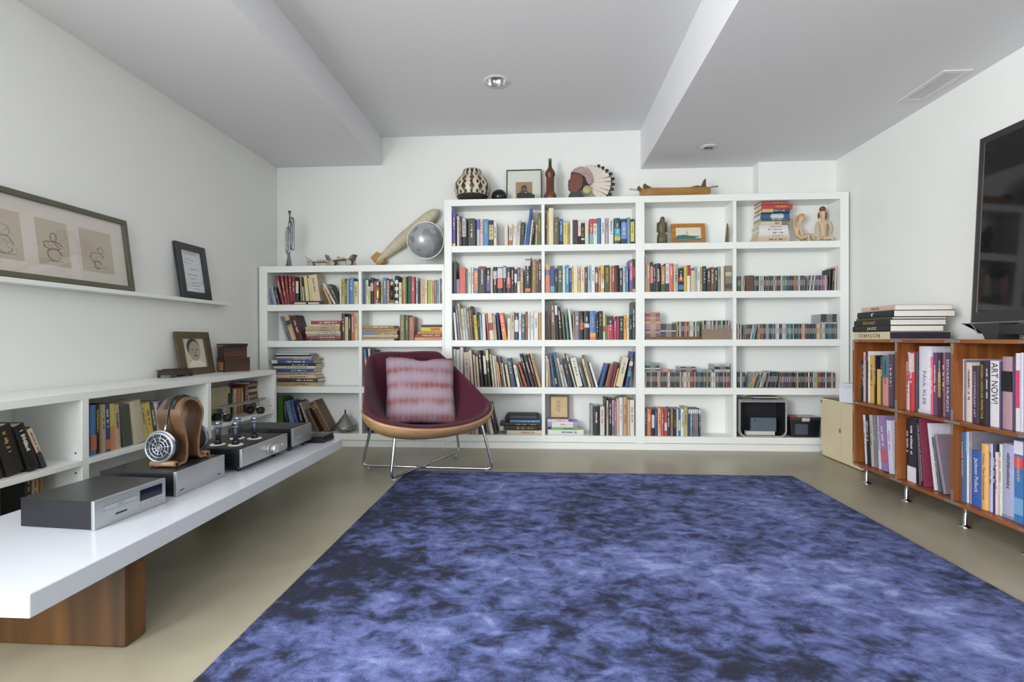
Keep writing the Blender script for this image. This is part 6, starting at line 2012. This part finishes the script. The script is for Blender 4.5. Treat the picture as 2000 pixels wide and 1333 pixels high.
# small framed picture on the flat books, bottom shelf
t, w, h, m_ = wall_frame('small_picture', 'small brown framed picture standing on flat books, bottom shelf', 'picture', 1073, 1111, 773, 4.14, ZPIC, .012, wood('dark_picture_frame', '3e2a20', '5a3e2c', 'Z', 3), mat('old_print_paper', 'c8b088', .8, vary=.15, scale=15), R(6), depth=.012)
bm = bmesh.new(); rr = random.Random(11)
for k in range(6): bm_tube(bm, [(-.02 + .006 * q_ + rr.uniform(-.004, .004), -.0006, .06 + k * .018 + rr.uniform(-.008, .008)) for q_ in range(6)], .0016, 5)
stuffpart(finish('ink_marks', bm, mat('print_ink', '6a6a58', .8), m_))
# rounded silver housing with dark inside
zb_ = ZSH[4] + .0005
x0, x1 = P(1443, 850, Y=4.062).x, P(1537, 850, Y=4.062).x; ztp = P(1490, 781, Y=4.062).z
hb = thing('silver_housing', 'open silver rounded housing with a dark interior, bottom shelf', 'housing', ((x0 + x1) / 2, 4.06, zb_)); W_, H_ = x1 - x0, ztp - zb_
outer = [(-W_ / 2, H_), (W_ / 2, H_)] + [(W_ / 2 - .05 + .05 * math.cos(R(-a)), .05 + .05 * math.sin(R(-a))) for a in range(0, 91, 15)] + [(-W_ / 2 + .05 + .05 * math.cos(R(-a)), .05 + .05 * math.sin(R(-a))) for a in range(90, 181, 15)]
inner = [(x * (1 - .014 / (W_ / 2)) , .012 + (z) * (H_ - .034) / H_) for x, z in outer]
bm = bmesh.new(); n_ = len(outer)
oa = [bm.verts.new((x, 0, z)) for x, z in outer]; ob = [bm.verts.new((x, .165, z)) for x, z in outer]; ia = [bm.verts.new((x, 0, z)) for x, z in inner]; ib = [bm.verts.new((x, .155, z)) for x, z in inner]
for k in range(n_):
    j = (k + 1) % n_
    bm.faces.new((oa[k], oa[j], ob[j], ob[k])); bm.faces.new((ia[k], ia[j], oa[j], oa[k])); bm.faces.new((ia[k], ib[k], ib[j], ia[j])).material_index = 1
bm.faces.new(ob); bm.faces.new(ib).material_index = 1
finish('shell', bm, [mat('housing_silver', 'b4b6ba', .3, metal=.5), mat('housing_dark', '1c1e24', .5)], hb)
box('top_slot', -W_ / 2 + .02, W_ / 2 - .02, -.0006, .0006, H_ - .010, H_ - .007, mat('dark_gap', '4a4c50', .6), hb)
sl_ = box('grey_slab', 0, .20, 0, .03, 0, .115, mat('slate_slab', '566270', .5), bevel=.004); sl_.location = ((x0 + x1) / 2 - .075, 4.10, zb_ + .035)
tag(sl_, 'slate grey slab device standing inside the silver housing', 'device'); lathe('sensor', [(.010, 0), (.009, -.002)], mat('dark_gap', '4a4c50', .6), sl_, 16, 'Y', (.03, 0, .09))
pb_ = make_book(.03, .22, .05, 'd8dccc', ((x0 + x1) / 2 - .12, 4.075, zb_ + .0285), (0, PI / 2, 0), 'white paper block lying inside the silver housing', 'flat papers', title=False, name='paper_block')
for i, (dx_, col) in enumerate(((-.05, '2c2a2e'), (.0, 'c8c8b8'))):
    make_book(.008, .2, .13, col, ((x0 + x1) / 2 - .12 + dx_ * .4 + .06, 4.08, zb_ + H_ + .0055 + i * .0088), (0, PI / 2, 0), ['dark magazine on top of the silver housing', 'pale magazine above the dark one on the silver housing'][i], 'flat papers', title=False, name='magazine')
# black plastic crate with lid
x0, x1 = P(1543, 850, Y=4.08).x, P(1603, 850, Y=4.08).x; ztp = P(1570, 822, Y=4.08).z - zb_
kr = thing('black_crate', 'black plastic crate with a lid and pale latch, bottom shelf', 'crate', ((x0 + x1) / 2, 4.08, zb_)); W_ = x1 - x0
BP = mat('black_crate_plastic', '1b1d24', .3)
prism('body', [(-W_ / 2 + .012, 0), (W_ / 2 - .012, 0), (W_ / 2, ztp), (-W_ / 2, ztp)], 0, .14, BP, kr, axis='Y', bevel=.004)
box('lid', -W_ / 2 - .003, W_ / 2 + .003, -.004, .145, ztp + .0005, ztp + .026, mat('smoky_lid', '33363e', .15), kr, bevel=.004)
box('latch', -.03, .03, -.010, -.0042, ztp - .006, ztp + .022, mat('pale_latch', 'c8bcb0', .5), kr, bevel=.002); box('red_item', -W_ / 2 + .01, -W_ / 2 + .06, .01, .05, ztp + .0265, ztp + .036, mat('red_plastic', 'a84040', .4), kr)
box('front_window', -W_ / 2 + .04, .02, -.001, .0005, .02, ztp - .03, mat('smoky_window', '4a5062', .2), kr)

# ------------------------------------------------------------------ ceiling fittings
lt = thing('recessed_light', 'round recessed ceiling downlight with chrome reflector', 'light', (LC.x, LC.y, ZC))
lathe('trim_ring', [(.074, -.0035), (.094, -.003), (.096, -.0004), (.0785, -.0004), (.0765, .004), (.074, -.0035)], mat('white_trim', 'e0e0e0', .4), lt, 44, cap=False)
lathe('reflector', [(.0775, -.001), (.074, .02), (.066, .045), (.05, .062), (.0, .062)], mat('polished_reflector', 'd8d8da', .22, metal=1), lt, 44, cap=False)
lathe('bulb', [(.022, .0615), (.026, .048), (.018, .034), (.002, .030)], mat('bulb_glass', 'b8bcc0', .1), lt, 24, cap=False)
sm_ = thing('ceiling_sensor', 'small flat ceiling sensor with a dark bar over the right bays', 'sensor', (1.29, 3.895, ZR))
lathe('disc', [(.062, -.0004), (.060, -.006), (.05, -.009), (.001, -.009)], mat('sensor_white', 'd4d4d2', .5), sm_, 36); box('dark_bar', -.032, .032, -.016, .016, -.0105, -.0085, mat('dark_gap', '4a4c50', .6), sm_)
vt = thing('air_vent', 'white slatted air vent in the right ceiling', 'vent', (2.30, 3.045, ZR))
VW = mat('vent_white', 'dadada', .45)
for (a, b_, c_, d_) in ((-.078, -.048, -.178, .178), (.048, .078, -.178, .178), (-.048, .048, -.178, -.148), (-.048, .048, .148, .178)): box('vent_frame', a, b_, c_, d_, -.007, -.0004, VW, vt, bevel=.0015)
box('duct_backing', -.048, .048, -.148, .148, -.0012, -.0006, mat('vent_shadow', '84848a', .8), vt)
for k in range(22):
    y = -.142 + k * .0135
    box('slat', -.048, .048, y - .004, y + .003, -.0055, -.0035, VW, vt)
